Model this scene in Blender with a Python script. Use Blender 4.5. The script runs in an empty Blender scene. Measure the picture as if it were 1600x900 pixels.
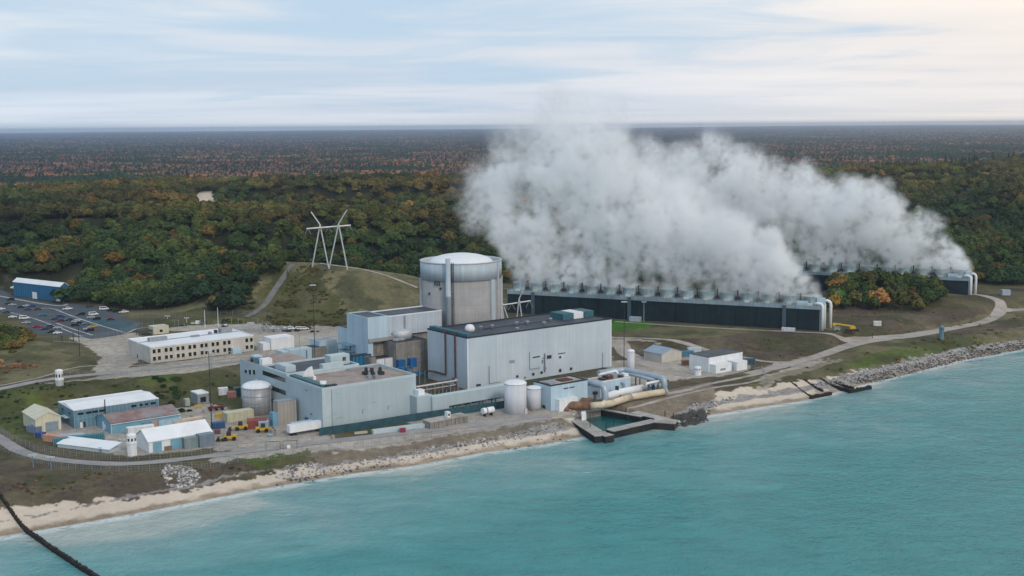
import bpy, bmesh, math, random
import numpy as np
from mathutils import Vector, Matrix

random.seed(7)
R = math.radians
SC = bpy.context.scene
COL = SC.collection

# ------------------------------------------------------------------ camera
F = 1900.0                                    # focal length for a 1600 px wide picture
CAMZ = 120.0
PITCH = math.atan(252.0 / F)
ROLL = R(0.4655)
cp, sp, cr, sr = math.cos(PITCH), math.sin(PITCH), math.cos(ROLL), math.sin(ROLL)
fw = Vector((0, cp, -sp)); rt = Vector((1, 0, 0)); up = Vector((0, sp, cp))
cam_d = bpy.data.cameras.new('camera')
cam_d.sensor_width = 36.0
cam_d.lens = F / 1600.0 * 36.0
cam_d.clip_start = 1.0
cam_d.clip_end = 120000.0
cam = bpy.data.objects.new('camera', cam_d)
COL.objects.link(cam)
cx_, cy_ = cr * rt - sr * up, sr * rt + cr * up
M = Matrix.Identity(4)
for i in range(3):
    M[i][0] = cx_[i]; M[i][1] = cy_[i]; M[i][2] = -fw[i]
M[2][3] = CAMZ
cam.matrix_world = M
SC.camera = cam

# ------------------------------------------------------------------ render settings, world, sun
SC.render.engine = 'CYCLES'
SC.view_settings.view_transform = 'Standard'
SC.view_settings.look = 'None'
SC.view_settings.gamma = 1.0
SC.view_settings.exposure = 0.0
SC.view_settings.use_curve_mapping = False
SC.cycles.use_denoising = True
SC.cycles.max_bounces = 12
SC.cycles.diffuse_bounces = 2
SC.cycles.glossy_bounces = 2
SC.cycles.transmission_bounces = 2
SC.cycles.volume_bounces = 12
SC.cycles.volume_step_rate = 1.0
SC.cycles.volume_max_steps = 256
SC.cycles.sample_clamp_indirect = 4.0

SUN_EL, SUN_AZ = R(34), R(150)     # azimuth clockwise from +Y (the view direction): behind the camera, to the right
w = bpy.data.worlds.new('World'); SC.world = w; w.use_nodes = True
nt = w.node_tree; nt.nodes.clear()


def N(nt, typ, **kw):
    n = nt.nodes.new(typ)
    for k, v in kw.items():
        if k.startswith('i_'):
            n.inputs[k[2:].replace('_', ' ')].default_value = v
        else:
            setattr(n, k, v)
    return n


def ramp(nt, stops, interp='LINEAR'):
    n = nt.nodes.new('ShaderNodeValToRGB')
    e = n.color_ramp.elements
    while len(e) < len(stops): e.new(0.5)
    for el, (p, c) in zip(e, stops):
        el.position = p; el.color = (c[0], c[1], c[2], 1) if len(c) == 3 else c
    n.color_ramp.interpolation = interp
    return n


def math_(nt, op, a=None, b=None, c=None, clamp=False):
    n = nt.nodes.new('ShaderNodeMath'); n.operation = op; n.use_clamp = clamp
    for i, v in enumerate((a, b, c)):
        if v is None: continue
        if isinstance(v, (int, float)): n.inputs[i].default_value = v
        else: nt.links.new(v, n.inputs[i])
    return n.outputs[0]


def mix_(nt, fac, a, b, blend='MIX'):
    n = nt.nodes.new('ShaderNodeMix'); n.data_type = 'RGBA'; n.blend_type = blend
    for sock, v in ((n.inputs[0], fac), (n.inputs[6], a), (n.inputs[7], b)):
        if isinstance(v, (int, float)): sock.default_value = v
        elif isinstance(v, tuple): sock.default_value = (v[0], v[1], v[2], 1)
        else: nt.links.new(v, sock)
    return n.outputs[2]


def build_world():
    out = N(nt, 'ShaderNodeOutputWorld'); bg = N(nt, 'ShaderNodeBackground')
    bg.inputs['Strength'].default_value = 0.104
    sky = N(nt, 'ShaderNodeTexSky'); sky.sky_type = 'NISHITA'; sky.sun_disc = False
    sky.sun_elevation = SUN_EL; sky.sun_rotation = SUN_AZ
    tc = N(nt, 'ShaderNodeTexCoord')
    sep = N(nt, 'ShaderNodeSeparateXYZ'); nt.links.new(tc.outputs['Generated'], sep.inputs[0])
    z = sep.outputs[2]; x = sep.outputs[0]
    # cloud sheets: direction projected on a high plane, so that they flatten towards the horizon
    zz = math_(nt, 'ADD', math_(nt, 'MAXIMUM', z, 0.0), 0.035)
    u = math_(nt, 'DIVIDE', x, zz); v = math_(nt, 'DIVIDE', sep.outputs[1], zz)
    cmb = N(nt, 'ShaderNodeCombineXYZ'); nt.links.new(u, cmb.inputs[0]); nt.links.new(v, cmb.inputs[1])
    n1 = N(nt, 'ShaderNodeTexNoise', i_Scale=0.42, i_Detail=7.0, i_Roughness=0.58, i_Distortion=0.8)
    nt.links.new(cmb.outputs[0], n1.inputs['Vector'])
    mp = N(nt, 'ShaderNodeMapping'); mp.inputs['Scale'].default_value = (0.10, 0.16, 1); mp.inputs['Location'].default_value = (3.1, 0.4, 0)
    mp.inputs['Rotation'].default_value = (0, 0, R(14))
    nt.links.new(cmb.outputs[0], mp.inputs[0])
    n2 = N(nt, 'ShaderNodeTexNoise', i_Scale=1.0, i_Detail=5.0, i_Roughness=0.5)
    nt.links.new(mp.outputs[0], n2.inputs['Vector'])
    cover = math_(nt, 'ADD', math_(nt, 'MULTIPLY', n1.outputs[0], 0.5), math_(nt, 'MULTIPLY', n2.outputs[0], 0.5))
    # clearer (bluer) towards the left of the view
    cover = math_(nt, 'ADD', cover, math_(nt, 'MULTIPLY', x, 0.16))
    cover = math_(nt, 'ADD', cover, math_(nt, 'MULTIPLY', math_(nt, 'MAXIMUM', math_(nt, 'SUBTRACT', 0.045, z), 0.0), 4.0))
    cm = ramp(nt, [(0.38, (0, 0, 0)), (0.56, (1, 1, 1))], 'EASE'); nt.links.new(cover, cm.inputs[0])
    # cloud colour: warm to the right and low, cooler to the left and overhead
    warm = ramp(nt, [(0.30, (6.9, 7.7, 8.5)), (0.56, (8.7, 8.75, 8.8)), (0.78, (9.9, 9.0, 8.1))])
    nt.links.new(math_(nt, 'ADD', math_(nt, 'MULTIPLY', x, 0.6), 0.5), warm.inputs[0])
    grey = ramp(nt, [(0.36, (0.80, 0.84, 0.90)), (0.62, (1.07, 1.05, 1.03))]); nt.links.new(n2.outputs[0], grey.inputs[0])
    cc = mix_(nt, 1.0, warm.outputs[0], grey.outputs[0], 'MULTIPLY')
    hi = ramp(nt, [(0.0, (1.02, 1.02, 1.03)), (0.022, (0.99, 1.0, 1.02)), (0.05, (0.93, 0.94, 0.97)), (0.09, (1.10, 1.07, 1.03)), (0.3, (0.80, 0.84, 0.92)), (1.0, (0.66, 0.74, 0.86))])
    nt.links.new(z, hi.inputs[0])
    cc = mix_(nt, 1.0, cc, hi.outputs[0], 'MULTIPLY')
    gap = mix_(nt, 0.9, sky.outputs[0], (5.1, 6.6, 8.2))
    col = mix_(nt, cm.outputs[0], gap, cc)
    nt.links.new(col, bg.inputs['Color']); nt.links.new(bg.outputs[0], out.inputs[0])


build_world()
w.cycles.sampling_method = 'MANUAL'; w.cycles.sample_map_resolution = 512

sd = bpy.data.lights.new('sun', 'SUN'); sd.energy = 1.4; sd.angle = R(12); sd.color = (1.0, 0.93, 0.84)
sun = bpy.data.objects.new('sun', sd); COL.objects.link(sun)
sdir = Vector((math.sin(SUN_AZ) * math.cos(SUN_EL), math.cos(SUN_AZ) * math.cos(SUN_EL), math.sin(SUN_EL)))
sun.rotation_euler = sdir.to_track_quat('Z', 'Y').to_euler()
sun.location = (0, 0, 300)


# ------------------------------------------------------------------ measuring helpers (photo measurements -> metres on the ground)
def P(px, py, z=5.0):
    dx, dy = px - 800.0, 450.0 - py
    a = dx * cr + dy * sr; b = -dx * sr + dy * cr
    d = fw * F + rt * a + up * b
    t = (z - CAMZ) / d.z
    return (d.x * t, d.y * t)


def proj(x, y, z):
    v = Vector((x, y, z - CAMZ))
    a, b, c = v.dot(rt), v.dot(up), v.dot(fw)
    a, b = a / c * F, b / c * F
    return 800 + a * cr - b * sr, 450 - (a * sr + b * cr)


def PL(pts, z=5.0):
    return [P(a, b, z) for a, b in pts]


# ------------------------------------------------------------------ numpy noise, terrain height
def _h(i, j, s):
    v = np.sin(i * 127.1 + j * 311.7 + s * 74.7) * 43758.5453
    return v - np.floor(v)


def vnoise(x, y, s=0):
    i = np.floor(x); j = np.floor(y); a = x - i; b = y - j
    a = a * a * (3 - 2 * a); b = b * b * (3 - 2 * b)
    return (_h(i, j, s) * (1 - a) + _h(i + 1, j, s) * a) * (1 - b) + (_h(i, j + 1, s) * (1 - a) + _h(i + 1, j + 1, s) * a) * b


def fbm(x, y, s=0, o=4, g=0.5):
    t = 0; a = 1.0; n = 0
    for k in range(o):
        t = t + a * vnoise(x * 2 ** k + 17 * k, y * 2 ** k - 9 * k, s + k); n += a; a *= g
    return t / n


def sstep(a, b, v):
    t = np.clip((v - a) / (b - a), 0, 1)
    return t * t * (3 - 2 * t)


def curve(pix, z):
    p = PL(pix, z)
    xs = [q[0] for q in p]; ys = [q[1] for q in p]
    s0 = (ys[1] - ys[0]) / (xs[1] - xs[0]); s1 = (ys[-1] - ys[-2]) / (xs[-1] - xs[-2])
    xs = [xs[0] - 4000] + xs + [xs[-1] + 4000]; ys = [ys[0] - 4000 * s0] + ys + [ys[-1] + 4000 * s1]
    return np.array(xs), np.array(ys)


SHORE = curve([(-60, 850), (0, 838), (100, 822), (250, 795), (400, 765), (550, 740), (650, 727), (760, 706), (850, 694), (905, 683), (1000, 665),
               (1100, 650), (1180, 637), (1260, 625), (1340, 603), (1420, 583), (1500, 563), (1600, 545), (1640, 538)], 0.0)
BENCH = curve([(-100, 632), (0, 628), (100, 608), (200, 598), (400, 580), (540, 552), (700, 530), (955, 538), (1060, 534), (1200, 530), (1300, 524), (1500, 490), (1600, 466)], 8.0)
FRONT = curve([(-200, 468), (-60, 470), (0, 472), (110, 476), (215, 489), (330, 494), (370, 478), (400, 466)], 9.0)


def seg_d(x, y, pts):
    """distance to a polyline of (x, y, value) and the value at the nearest point"""
    best = np.full(np.shape(x), 1e9); val = np.zeros(np.shape(x))
    for (x0, y0, v0), (x1, y1, v1) in zip(pts[:-1], pts[1:]):
        dx, dy = x1 - x0, y1 - y0
        t = np.clip(((x - x0) * dx + (y - y0) * dy) / (dx * dx + dy * dy), 0, 1)
        d = np.hypot(x - x0 - t * dx, y - y0 - t * dy)
        m = d < best
        best = np.where(m, d, best); val = np.where(m, v0 + t * (v1 - v0), val)
    return best, val


def q3(px, py, z): return P(px, py, z) + (z,)


RIDGES = [  # polyline of crest points with heights, half width
    ([q3(395, 428, 29), q3(440, 409, 35), q3(500, 411, 34), q3(560, 419, 31), q3(640, 430, 25)] + [q3(655, 440, 20), (10, 850, 8)], 36.0),
    ([q3(120, 392, 30), q3(200, 378, 33), q3(300, 368, 36), q3(350, 384, 34)], 62.0),
    ([q3(-90, 522, 17), q3(0, 522, 17), q3(45, 541, 13.5), q3(95, 566, 10)], 20.0),
]


def inpoly(x, y, poly):
    c = np.zeros(np.shape(x), bool)
    n = len(poly)
    for i in range(n):
        x0, y0 = poly[i]; x1, y1 = poly[(i + 1) % n]
        if y0 == y1: continue
        k = ((y0 > y) != (y1 > y)) & (x < (x1 - x0) * (y - y0) / (y1 - y0) + x0)
        c ^= k
    return c


BASIN = PL([(899, 652), (930, 638.5), (1003, 650.5), (1022, 655), (950, 673), (937, 680)], 1.0)


def H(x, y):
    x = np.asarray(x, float); y = np.asarray(y, float)
    s = (y - np.interp(x, *SHORE)) * 0.86
    wl = np.where(x < -100, 1.25, 1.0)
    h = np.interp(s / wl, [-80, -10, 0, 9, 20, 26], [-7, -1.6, 0, 1.5, 4.2, 5.0])
    b = y - np.interp(x, *BENCH)
    h = h + 4.0 * sstep(-14, 2, b) * sstep(20, 30, s)
    # rough ground on the far right
    # wooded dunes
    f = (y - np.interp(x, FRONT[0], FRONT[1]))
    f = np.where(x > -150, y - (880 + 0.0 * x), f)
    f = np.where(x > 235, y - 835, f)
    f = f - 50 * sstep(-290, -330, x) * (x < -150)
    blend = sstep(0, 150, f)
    fade = 1 - sstep(1420, 1980, y + 110 * np.sin(x / 240.0) - np.maximum(x, 0) * 0.75)
    n = fbm(x / 190 + 3, y / 150, 5, 3); r = 1 - np.abs(2 * fbm(x / 420 + y / 900, y / 150 + 7, 9, 3) - 1)
    left = sstep(150, -250, x)
    right = sstep(150, 420, x) * sstep(1000, 1500, y)
    cap = np.interp(y, [800, 1000, 1500, 2500], [27, 37, 43, 40]) - 4 * sstep(-100, -500, x) * (y > 1200)
    rg_ = 1 - np.abs(2 * fbm(x / 210 + 1.7, y / 85 + 3, 15, 2) - 1)
    dune = cap * np.clip(-0.12 + 0.75 * r ** 2.5 + 0.60 * rg_ ** 2 + 0.9 * (n - 0.45), 0.0, 1.05)
    h = h + blend * fade * np.maximum(dune, 0) 
    far = sstep(2100, 3200, y)
    h = h + far * (10 * fbm(x / 900, y / 900, 21, 3) - 3) + sstep(9000, 33000, y) * (30 + 55 * fbm(x / 7000 + 2, y / 5000, 31, 3))
    for pts, wd in RIDGES:
        d, v = seg_d(x, y, pts)
        k_ = sstep(0, 60, f) if wd > 50 else 1.0
        g = 9 + (v - 9) * np.exp(-(d / wd) ** 2 * 0.9) * k_
        h = np.maximum(h, np.where(d < wd * 2.3, g, -99) * (b > -5) + np.where(b > -5, 0, -99))
    # the intake basin is dug out
    h = np.where(inpoly(x, y, BASIN), np.minimum(h, -3.0), h)
    # knoll between the two cooling towers
    kx, ky = P(1375, 462, 12)
    h = h + 9 * np.exp(-(((x - kx) / 45) ** 2 + ((y - ky) / 28) ** 2))
    return h


def G(px, py):
    """photo point -> where its ray meets the terrain"""
    a, b = P(px, py, 100.0), P(px, py, 0.0)
    k = np.linspace(0, 1, 4000); x = a[0] + (b[0] - a[0]) * k; y = a[1] + (b[1] - a[1]) * k; z = 100 - 100 * k
    i = int(np.argmax(z < H(x, y)))
    return (float(x[i]), float(y[i]))


def Hs(x, y): return float(H(x, y))


# ------------------------------------------------------------------ materials
MATS = {}


def pmat(name, col, rough=0.7, var=0.12, scale=0.25, metal=0.0, bump=0.0, streak=0.0, spec=0.3, panel=0.0, panel_dir='X', use_obj=False, dirt=None):
    """painted / concrete / metal surface with large soft blotches, fine grain, optional rain streaks and panel seams"""
    if name in MATS: return MATS[name]
    m = bpy.data.materials.new(name); m.use_nodes = True; nt = m.node_tree
    b = nt.nodes['Principled BSDF']; b.inputs['Roughness'].default_value = rough; b.inputs['Metallic'].default_value = metal
    b.inputs['Specular IOR Level'].default_value = spec
    tc = N(nt, 'ShaderNodeTexCoord')
    n1 = N(nt, 'ShaderNodeTexNoise', i_Scale=scale, i_Detail=6.0, i_Roughness=0.65); nt.links.new(tc.outputs['Object'], n1.inputs['Vector'])
    base = (col[0], col[1], col[2])
    if use_obj:
        oi = N(nt, 'ShaderNodeObjectInfo'); base = oi.outputs['Color']
    lo, hi = 1 - var * 2, 1 + var * 2
    r1 = ramp(nt, [(0.25, (lo, lo, lo)), (0.75, (hi, hi, hi))]); nt.links.new(n1.outputs[0], r1.inputs[0])
    c = mix_(nt, 1.0, base, r1.outputs[0], 'MULTIPLY')
    if streak:
        mp = N(nt, 'ShaderNodeMapping'); mp.inputs['Scale'].default_value = (1.0, 1.0, 0.045)
        nt.links.new(tc.outputs['Object'], mp.inputs[0])
        n2 = N(nt, 'ShaderNodeTexNoise', i_Scale=0.9, i_Detail=4.0, i_Roughness=0.6); nt.links.new(mp.outputs[0], n2.inputs['Vector'])
        r2 = ramp(nt, [(0.35, (1 - streak,) * 3), (0.62, (1, 1, 1))]); nt.links.new(n2.outputs[0], r2.inputs[0])
        c = mix_(nt, 1.0, c, r2.outputs[0], 'MULTIPLY')
    if dirt:
        n3 = N(nt, 'ShaderNodeTexNoise', i_Scale=0.12, i_Detail=7.0, i_Roughness=0.7); nt.links.new(tc.outputs['Object'], n3.inputs['Vector'])
        r3 = ramp(nt, [(0.48, (0, 0, 0)), (0.66, (1, 1, 1))]); nt.links.new(n3.outputs[0], r3.inputs[0])
        c = mix_(nt, r3.outputs[0], c, dirt)
    if panel:
        sep = N(nt, 'ShaderNodeSeparateXYZ'); nt.links.new(tc.outputs['Object'], sep.inputs[0])
        ax = math_(nt, 'ADD', sep.outputs[0], sep.outputs[1]) if panel_dir == 'X' else sep.outputs[2]
        fr = math_(nt, 'FRACT', math_(nt, 'DIVIDE', ax, panel))
        ln = math_(nt, 'LESS_THAN', fr, min(0.12, 0.22 / panel))
        c = mix_(nt, math_(nt, 'MULTIPLY', ln, 0.16), c, (0.9, 0.95, 1.0) if panel_dir == 'X' else (0.1, 0.1, 0.1))
        # whole panels weather a little differently
        fl = math_(nt, 'FLOOR', math_(nt, 'DIVIDE', ax, panel))
        wn = N(nt, 'ShaderNodeTexWhiteNoise'); wn.noise_dimensions = '1D'; nt.links.new(fl, wn.inputs['W'])
        rr = ramp(nt, [(0, (0.93, 0.94, 0.95)), (1, (1.04, 1.03, 1.02))]); nt.links.new(wn.outputs[0], rr.inputs[0])
        c = mix_(nt, 1.0, c, rr.outputs[0], 'MULTIPLY')
    nt.links.new(c, b.inputs['Base Color'])
    if bump:
        bn = N(nt, 'ShaderNodeBump', i_Strength=0.6, i_Distance=bump)
        n4 = N(nt, 'ShaderNodeTexNoise', i_Scale=2.0, i_Detail=5.0); nt.links.new(tc.outputs['Object'], n4.inputs['Vector'])
        nt.links.new(n4.outputs[0], bn.inputs['Height']); nt.links.new(bn.outputs[0], b.inputs['Normal'])
    MATS[name] = m
    return m


def ground_mat():
    m = bpy.data.materials.new('ground'); m.use_nodes = True; nt = m.node_tree
    b = nt.nodes['Principled BSDF']; b.inputs['Roughness'].default_value = 0.95; b.inputs['Specular IOR Level'].default_value = 0.1
    at = N(nt, 'ShaderNodeAttribute'); at.attribute_name = 'gcol'
    tc = N(nt, 'ShaderNodeTexCoord')
    c = at.outputs['Color']
    for sc_, lo, hi, det in ((0.035, 0.72, 1.28, 5.0), (0.35, 0.70, 1.30, 6.0), (2.2, 0.75, 1.25, 3.0)):
        n = N(nt, 'ShaderNodeTexNoise', i_Scale=sc_, i_Detail=det, i_Roughness=0.65); nt.links.new(tc.outputs['Object'], n.inputs['Vector'])
        r = ramp(nt, [(0.28, (lo, lo, lo * 0.98)), (0.72, (hi, hi, hi * 0.98))]); nt.links.new(n.outputs[0], r.inputs[0])
        c = mix_(nt, at.outputs['Alpha'], c, mix_(nt, 1.0, c, r.outputs[0], 'MULTIPLY'))
    nt.links.new(c, b.inputs['Base Color'])
    bn = N(nt, 'ShaderNodeBump', i_Strength=0.7, i_Distance=0.5)
    n4 = N(nt, 'ShaderNodeTexNoise', i_Scale=0.6, i_Detail=7.0, i_Roughness=0.7); nt.links.new(tc.outputs['Object'], n4.inputs['Vector'])
    nt.links.new(n4.outputs[0], bn.inputs['Height']); nt.links.new(bn.outputs[0], b.inputs['Normal'])
    return m


SAND = (0.60, 0.51, 0.42); WETSAND = (0.31, 0.245, 0.19); BROWN = (0.098, 0.076, 0.060); GREEN = (0.085, 0.115, 0.03); DRY = (0.150, 0.135, 0.078)
GRAVEL = (0.37, 0.335, 0.30); DIRT = (0.20, 0.165, 0.13); PAVED = (0.25, 0.235, 0.225); SCRUB = (0.085, 0.085, 0.035); FOREST = (0.03, 0.032, 0.018)
PEB = (0.30, 0.275, 0.275); YARDP = (0.36, 0.325, 0.30); SANDY = (0.26, 0.225, 0.175); LAWN = (0.06, 0.16, 0.025); PEB2 = (0.30, 0.276, 0.275)

ZONES = [  # colour, pixel polygon, elevation it was measured at, edge raggedness (m)
    (SCRUB, [(0, 612), (370, 565), (378, 650), (300, 622), (250, 612), (92, 632), (35, 640), (10, 690), (-60, 690), (-60, 625)], 6, 1.5),
    (GREEN, [(0, 625), (60, 612), (75, 640), (40, 650), (30, 690), (10, 680), (-10, 650)], 6, 3),
    (GREEN, [(190, 603), (260, 592), (270, 603), (200, 615)], 6, 3),
    (BROWN, [(20, 690), (60, 700), (110, 716), (210, 722), (330, 710), (345, 700), (330, 712), (200, 732), (100, 728), (40, 712)], 5, 1),
    (YARDP, [(60, 668), (100, 655), (250, 668), (260, 640), (330, 630), (380, 648), (500, 640), (520, 690), (480, 700), (345, 705), (330, 700), (210, 714), (110, 700)], 5, 1),
    (GRAVEL, [(250, 655), (330, 645), (350, 662), (270, 668)], 5, 1.5),
    (YARDP, [(330, 708), (500, 690), (700, 664), (880, 640), (895, 652), (800, 668), (640, 692), (480, 712), (330, 724)], 5, 1),
    (DIRT, [(480, 706), (640, 686), (800, 660), (880, 648), (900, 655), (820, 672), (700, 690), (560, 708), (480, 716)], 5, 1.5),
    (BROWN, [(-60, 700), (40, 722), (120, 742), (250, 735), (420, 715), (480, 708), (500, 716), (420, 728), (250, 762), (120, 775), (0, 790), (-60, 800)], 4.2, 2.5),
    (GREEN, [(360, 722), (480, 704), (490, 712), (420, 722)], 4.5, 2.5),
    (PEB, [(500, 722), (620, 706), (760, 684), (870, 660), (900, 664), (880, 684), (800, 690), (700, 706), (600, 724), (500, 742)], 3, 2),
    (GRAVEL, [(110, 528), (215, 520), (240, 545), (200, 575), (150, 575), (160, 560)], 9, 1),
    (GRAVEL, [(200, 575), (150, 575), (150, 590), (60, 600), (300, 582), (410, 562), (400, 548)], 9, 1),
    (SCRUB, [(205, 496), (330, 492), (400, 490), (400, 506), (300, 508), (225, 515)], 9, 2), (GRAVEL, [(225, 515), (300, 509), (420, 506), (540, 510), (545, 540), (400, 560), (395, 526), (300, 518)], 9, 1),
    (SCRUB, [(395, 500), (440, 424), (505, 432), (540, 468), (550, 500), (480, 510)], None, 5),
    (SCRUB, [(310, 500), (340, 488), (395, 470), (432, 420), (452, 416), (400, 494)], None, 3),
    (DRY, [(-60, 520), (20, 525), (60, 540), (110, 560), (145, 575), (60, 592), (-60, 610)], 9, 3),
    (GRAVEL, [(940, 530), (1010, 540), (1180, 556), (1170, 575), (1060, 600), (950, 605)], 6, 1),
    (YARDP, [(640, 620), (860, 600), (950, 600), (1060, 612), (1010, 625), (890, 645), (640, 668)], 5, 1),
    (LAWN, [(955, 500), (985, 499), (1025, 505), (1010, 514), (955, 518)], 9, 1),
    (DRY, [(955, 518), (1010, 512), (1080, 506), (1180, 515), (1160, 528), (1060, 530), (955, 530)], 9, 3),
    (BROWN, [(1060, 532), (1160, 522), (1280, 520), (1345, 524), (1320, 535), (1245, 552), (1160, 545), (1080, 536)], 9, 3),
    (BROWN, [(955, 532), (1060, 534), (1110, 545), (1030, 545), (955, 552)], 9, 1.5),
    (BROWN, [(1030, 596), (1100, 588), (1150, 585), (1140, 598), (1060, 612), (1040, 612)], 5.5, 2),
    (BROWN, [(1295, 480), (1400, 478), (1480, 488), (1560, 475), (1555, 488), (1480, 502), (1380, 515), (1300, 508)], 9, 2),
    (DRY, [(1170, 585), (1230, 560), (1400, 522), (1600, 478), (1700, 460), (1700, 520), (1600, 533), (1440, 552), (1300, 578), (1180, 600)], 6, 2),
    (GREEN, [(1330, 560), (1420, 535), (1500, 523), (1540, 520), (1500, 536), (1420, 552), (1300, 575)], 6, 3),
    (BROWN, [(1430, 520), (1600, 490), (1700, 470), (1700, 488), (1600, 505), (1440, 530)], 7, 3),
    (GRAVEL, [(1180, 590), (1250, 562), (1300, 557), (1250, 575), (1190, 600)], 6, 2),
    (DIRT, [(900, 640), (1060, 610), (1110, 600), (1120, 615), (1085, 640), (1075, 668), (1000, 668), (960, 690), (900, 680)], 4, .6),
    (SANDY, [(1180, 590), (1240, 574), (1312, 556), (1316, 560), (1250, 580), (1190, 596)], 6, 1.5), (SANDY, [(1170, 574), (1240, 560), (1280, 552), (1290, 556), (1230, 568)], 6, 2), (DRY, [(1288, 513), (1300, 510), (1318, 516), (1305, 521)], 9, 1.5),
    (PEB2, [(1060, 640), (1120, 610), (1230, 598), (1310, 575), (1420, 556), (1500, 543), (1700, 515), (1700, 535), (1600, 547), (1500, 562), (1400, 583), (1330, 597), (1240, 612), (1170, 624), (1110, 640), (1080, 655)], 2.5, 1),
]
SANDHOLE = [G(303, 330), G(306, 308), G(314, 299), G(330, 299), G(342, 310), G(340, 330)]
ZP = [(np.array(c), [G(*q) for q in p] if z is None else PL(p, z), e) for c, p, z, e in ZONES]


def gcolour(x, y):
    wx = fbm(x / 4.0, y / 4.0, 50, 3) - 0.5; wy = fbm(x / 4.0, y / 4.0, 60, 3) - 0.5
    n = fbm(x / 30.0, y / 30.0, 70, 4)[..., None]
    col = np.array(BROWN) * (1 - n) + np.array(SCRUB) * n
    far = sstep(700, 900, y)[..., None]
    col = col * (1 - far) + np.array(FOREST) * far
    far = sstep(2300, 3500, y)[..., None]
    col = col * (1 - far) + np.array((0.085, 0.066, 0.050)) * far
    s = (y - np.interp(x, *SHORE)) * 0.86 + 5 * wx
    wl = np.where(x < -100, 1.25, 1.0)
    k = (s < 19 * wl)[..., None]
    col = np.where(k, np.array(SAND), col)
    hd, _ = seg_d(x, y, RIDGES[0][0]); hm = (hd < 78 + 12 * wx) & (y > 695) & (y < 860)
    col = np.where(hm[..., None], np.array(DRY) * (0.8 + 0.5 * fbm(x / 14, y / 14, 13, 3))[..., None], col)
    for c, poly, e in ZP:
        m = inpoly(x + wx * e * 4, y + wy * e * 4, poly)
        if c[1] == 0.276: m &= s < 13 + 8 * wy
        col = np.where(m[..., None], c, col)
    dk = (col[..., 0] < 0.18) & (col[..., 1] < 0.15) & (y < 900)
    v1 = 0.5 * sstep(0.46, 0.66, fbm(x / 13, y / 13, 171, 4)); v2 = 0.7 * sstep(0.48, 0.66, fbm(x / 17, y / 17, 181, 4))
    col = np.where(dk[..., None], col * (1 - v1[..., None]) + np.array((0.150, 0.128, 0.080)) * v1[..., None], col)
    col = np.where(dk[..., None], col * (1 - v2[..., None]) + np.array((0.062, 0.066, 0.034)) * v2[..., None], col)
    k = (s < 8 + 3 * wx) & ((x < 26) | ((x > 86) & (x < 136))) & (x > -200)
    col = np.where(k[..., None], np.array(SAND), col)
    # wrack lines of dark pebbles on the beach
    wr = (np.abs(s - 11.5 - 2 * np.sin(x / 23.0)) < 1.0 * (fbm(x / 9, y / 30, 90, 2) - 0.2) * 2.2) & (x < 20)
    col = np.where(wr[..., None], np.array(PEB) * 0.85, col)
    wet = sstep(5.0, 1.8, s)[..., None]
    return col * (1 - wet) + np.array(WETSAND) * wet


def link(name, me, mat=None, parent=None, kind=None):
    o = bpy.data.objects.new(name, me); COL.objects.link(o)
    if mat: me.materials.append(mat)
    if parent: o.parent = parent
    if kind: o['kind'] = kind
    return o


def grid_mesh(name, X, Y, Z):
    r, c = X.shape
    me = bpy.data.meshes.new(name)
    v = np.stack([X, Y, Z], -1).reshape(-1, 3).astype(np.float32)
    i = np.arange(r * c).reshape(r, c)
    f = np.stack([i[:-1, :-1], i[:-1, 1:], i[1:, 1:], i[1:, :-1]], -1).reshape(-1, 4)
    me.vertices.add(len(v)); me.vertices.foreach_set('co', v.ravel())
    me.loops.add(f.size); me.loops.foreach_set('vertex_index', f.ravel().astype(np.int32))
    me.polygons.add(len(f)); me.polygons.foreach_set('loop_start', np.arange(0, f.size, 4, dtype=np.int32))
    me.update(); me.validate()
    me.polygons.foreach_set('use_smooth', np.ones(len(f), bool))
    return me


def build_ground():
    ys = [300.0]
    while ys[-1] < 33000:
        y = ys[-1]
        ys.append(y + (1.0 if y < 900 else max(1.0, (y - 900) * 0.012 + 1.0)))
    th = np.tan(np.linspace(R(-46), R(46), 900))
    Y, T = np.meshgrid(np.array(ys), th, indexing='ij')
    X = Y * T
    Z = H(X, Y)
    me = grid_mesh('ground', X, Y, Z)
    col = gcolour(X, Y)
    hole = inpoly(X, Y, SANDHOLE)
    col[hole] = SAND
    a = me.color_attributes.new('gcol', 'FLOAT_COLOR', 'POINT')
    rgba = np.ones(X.shape + (4,), np.float32); rgba[..., :3] = col; rgba[..., 3] = np.where(col[..., 0] > 0.5, 0.30, 1.0)
    a.data.foreach_set('color', rgba.ravel())
    return link('ground', me, ground_mat(), kind='structure')


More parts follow.
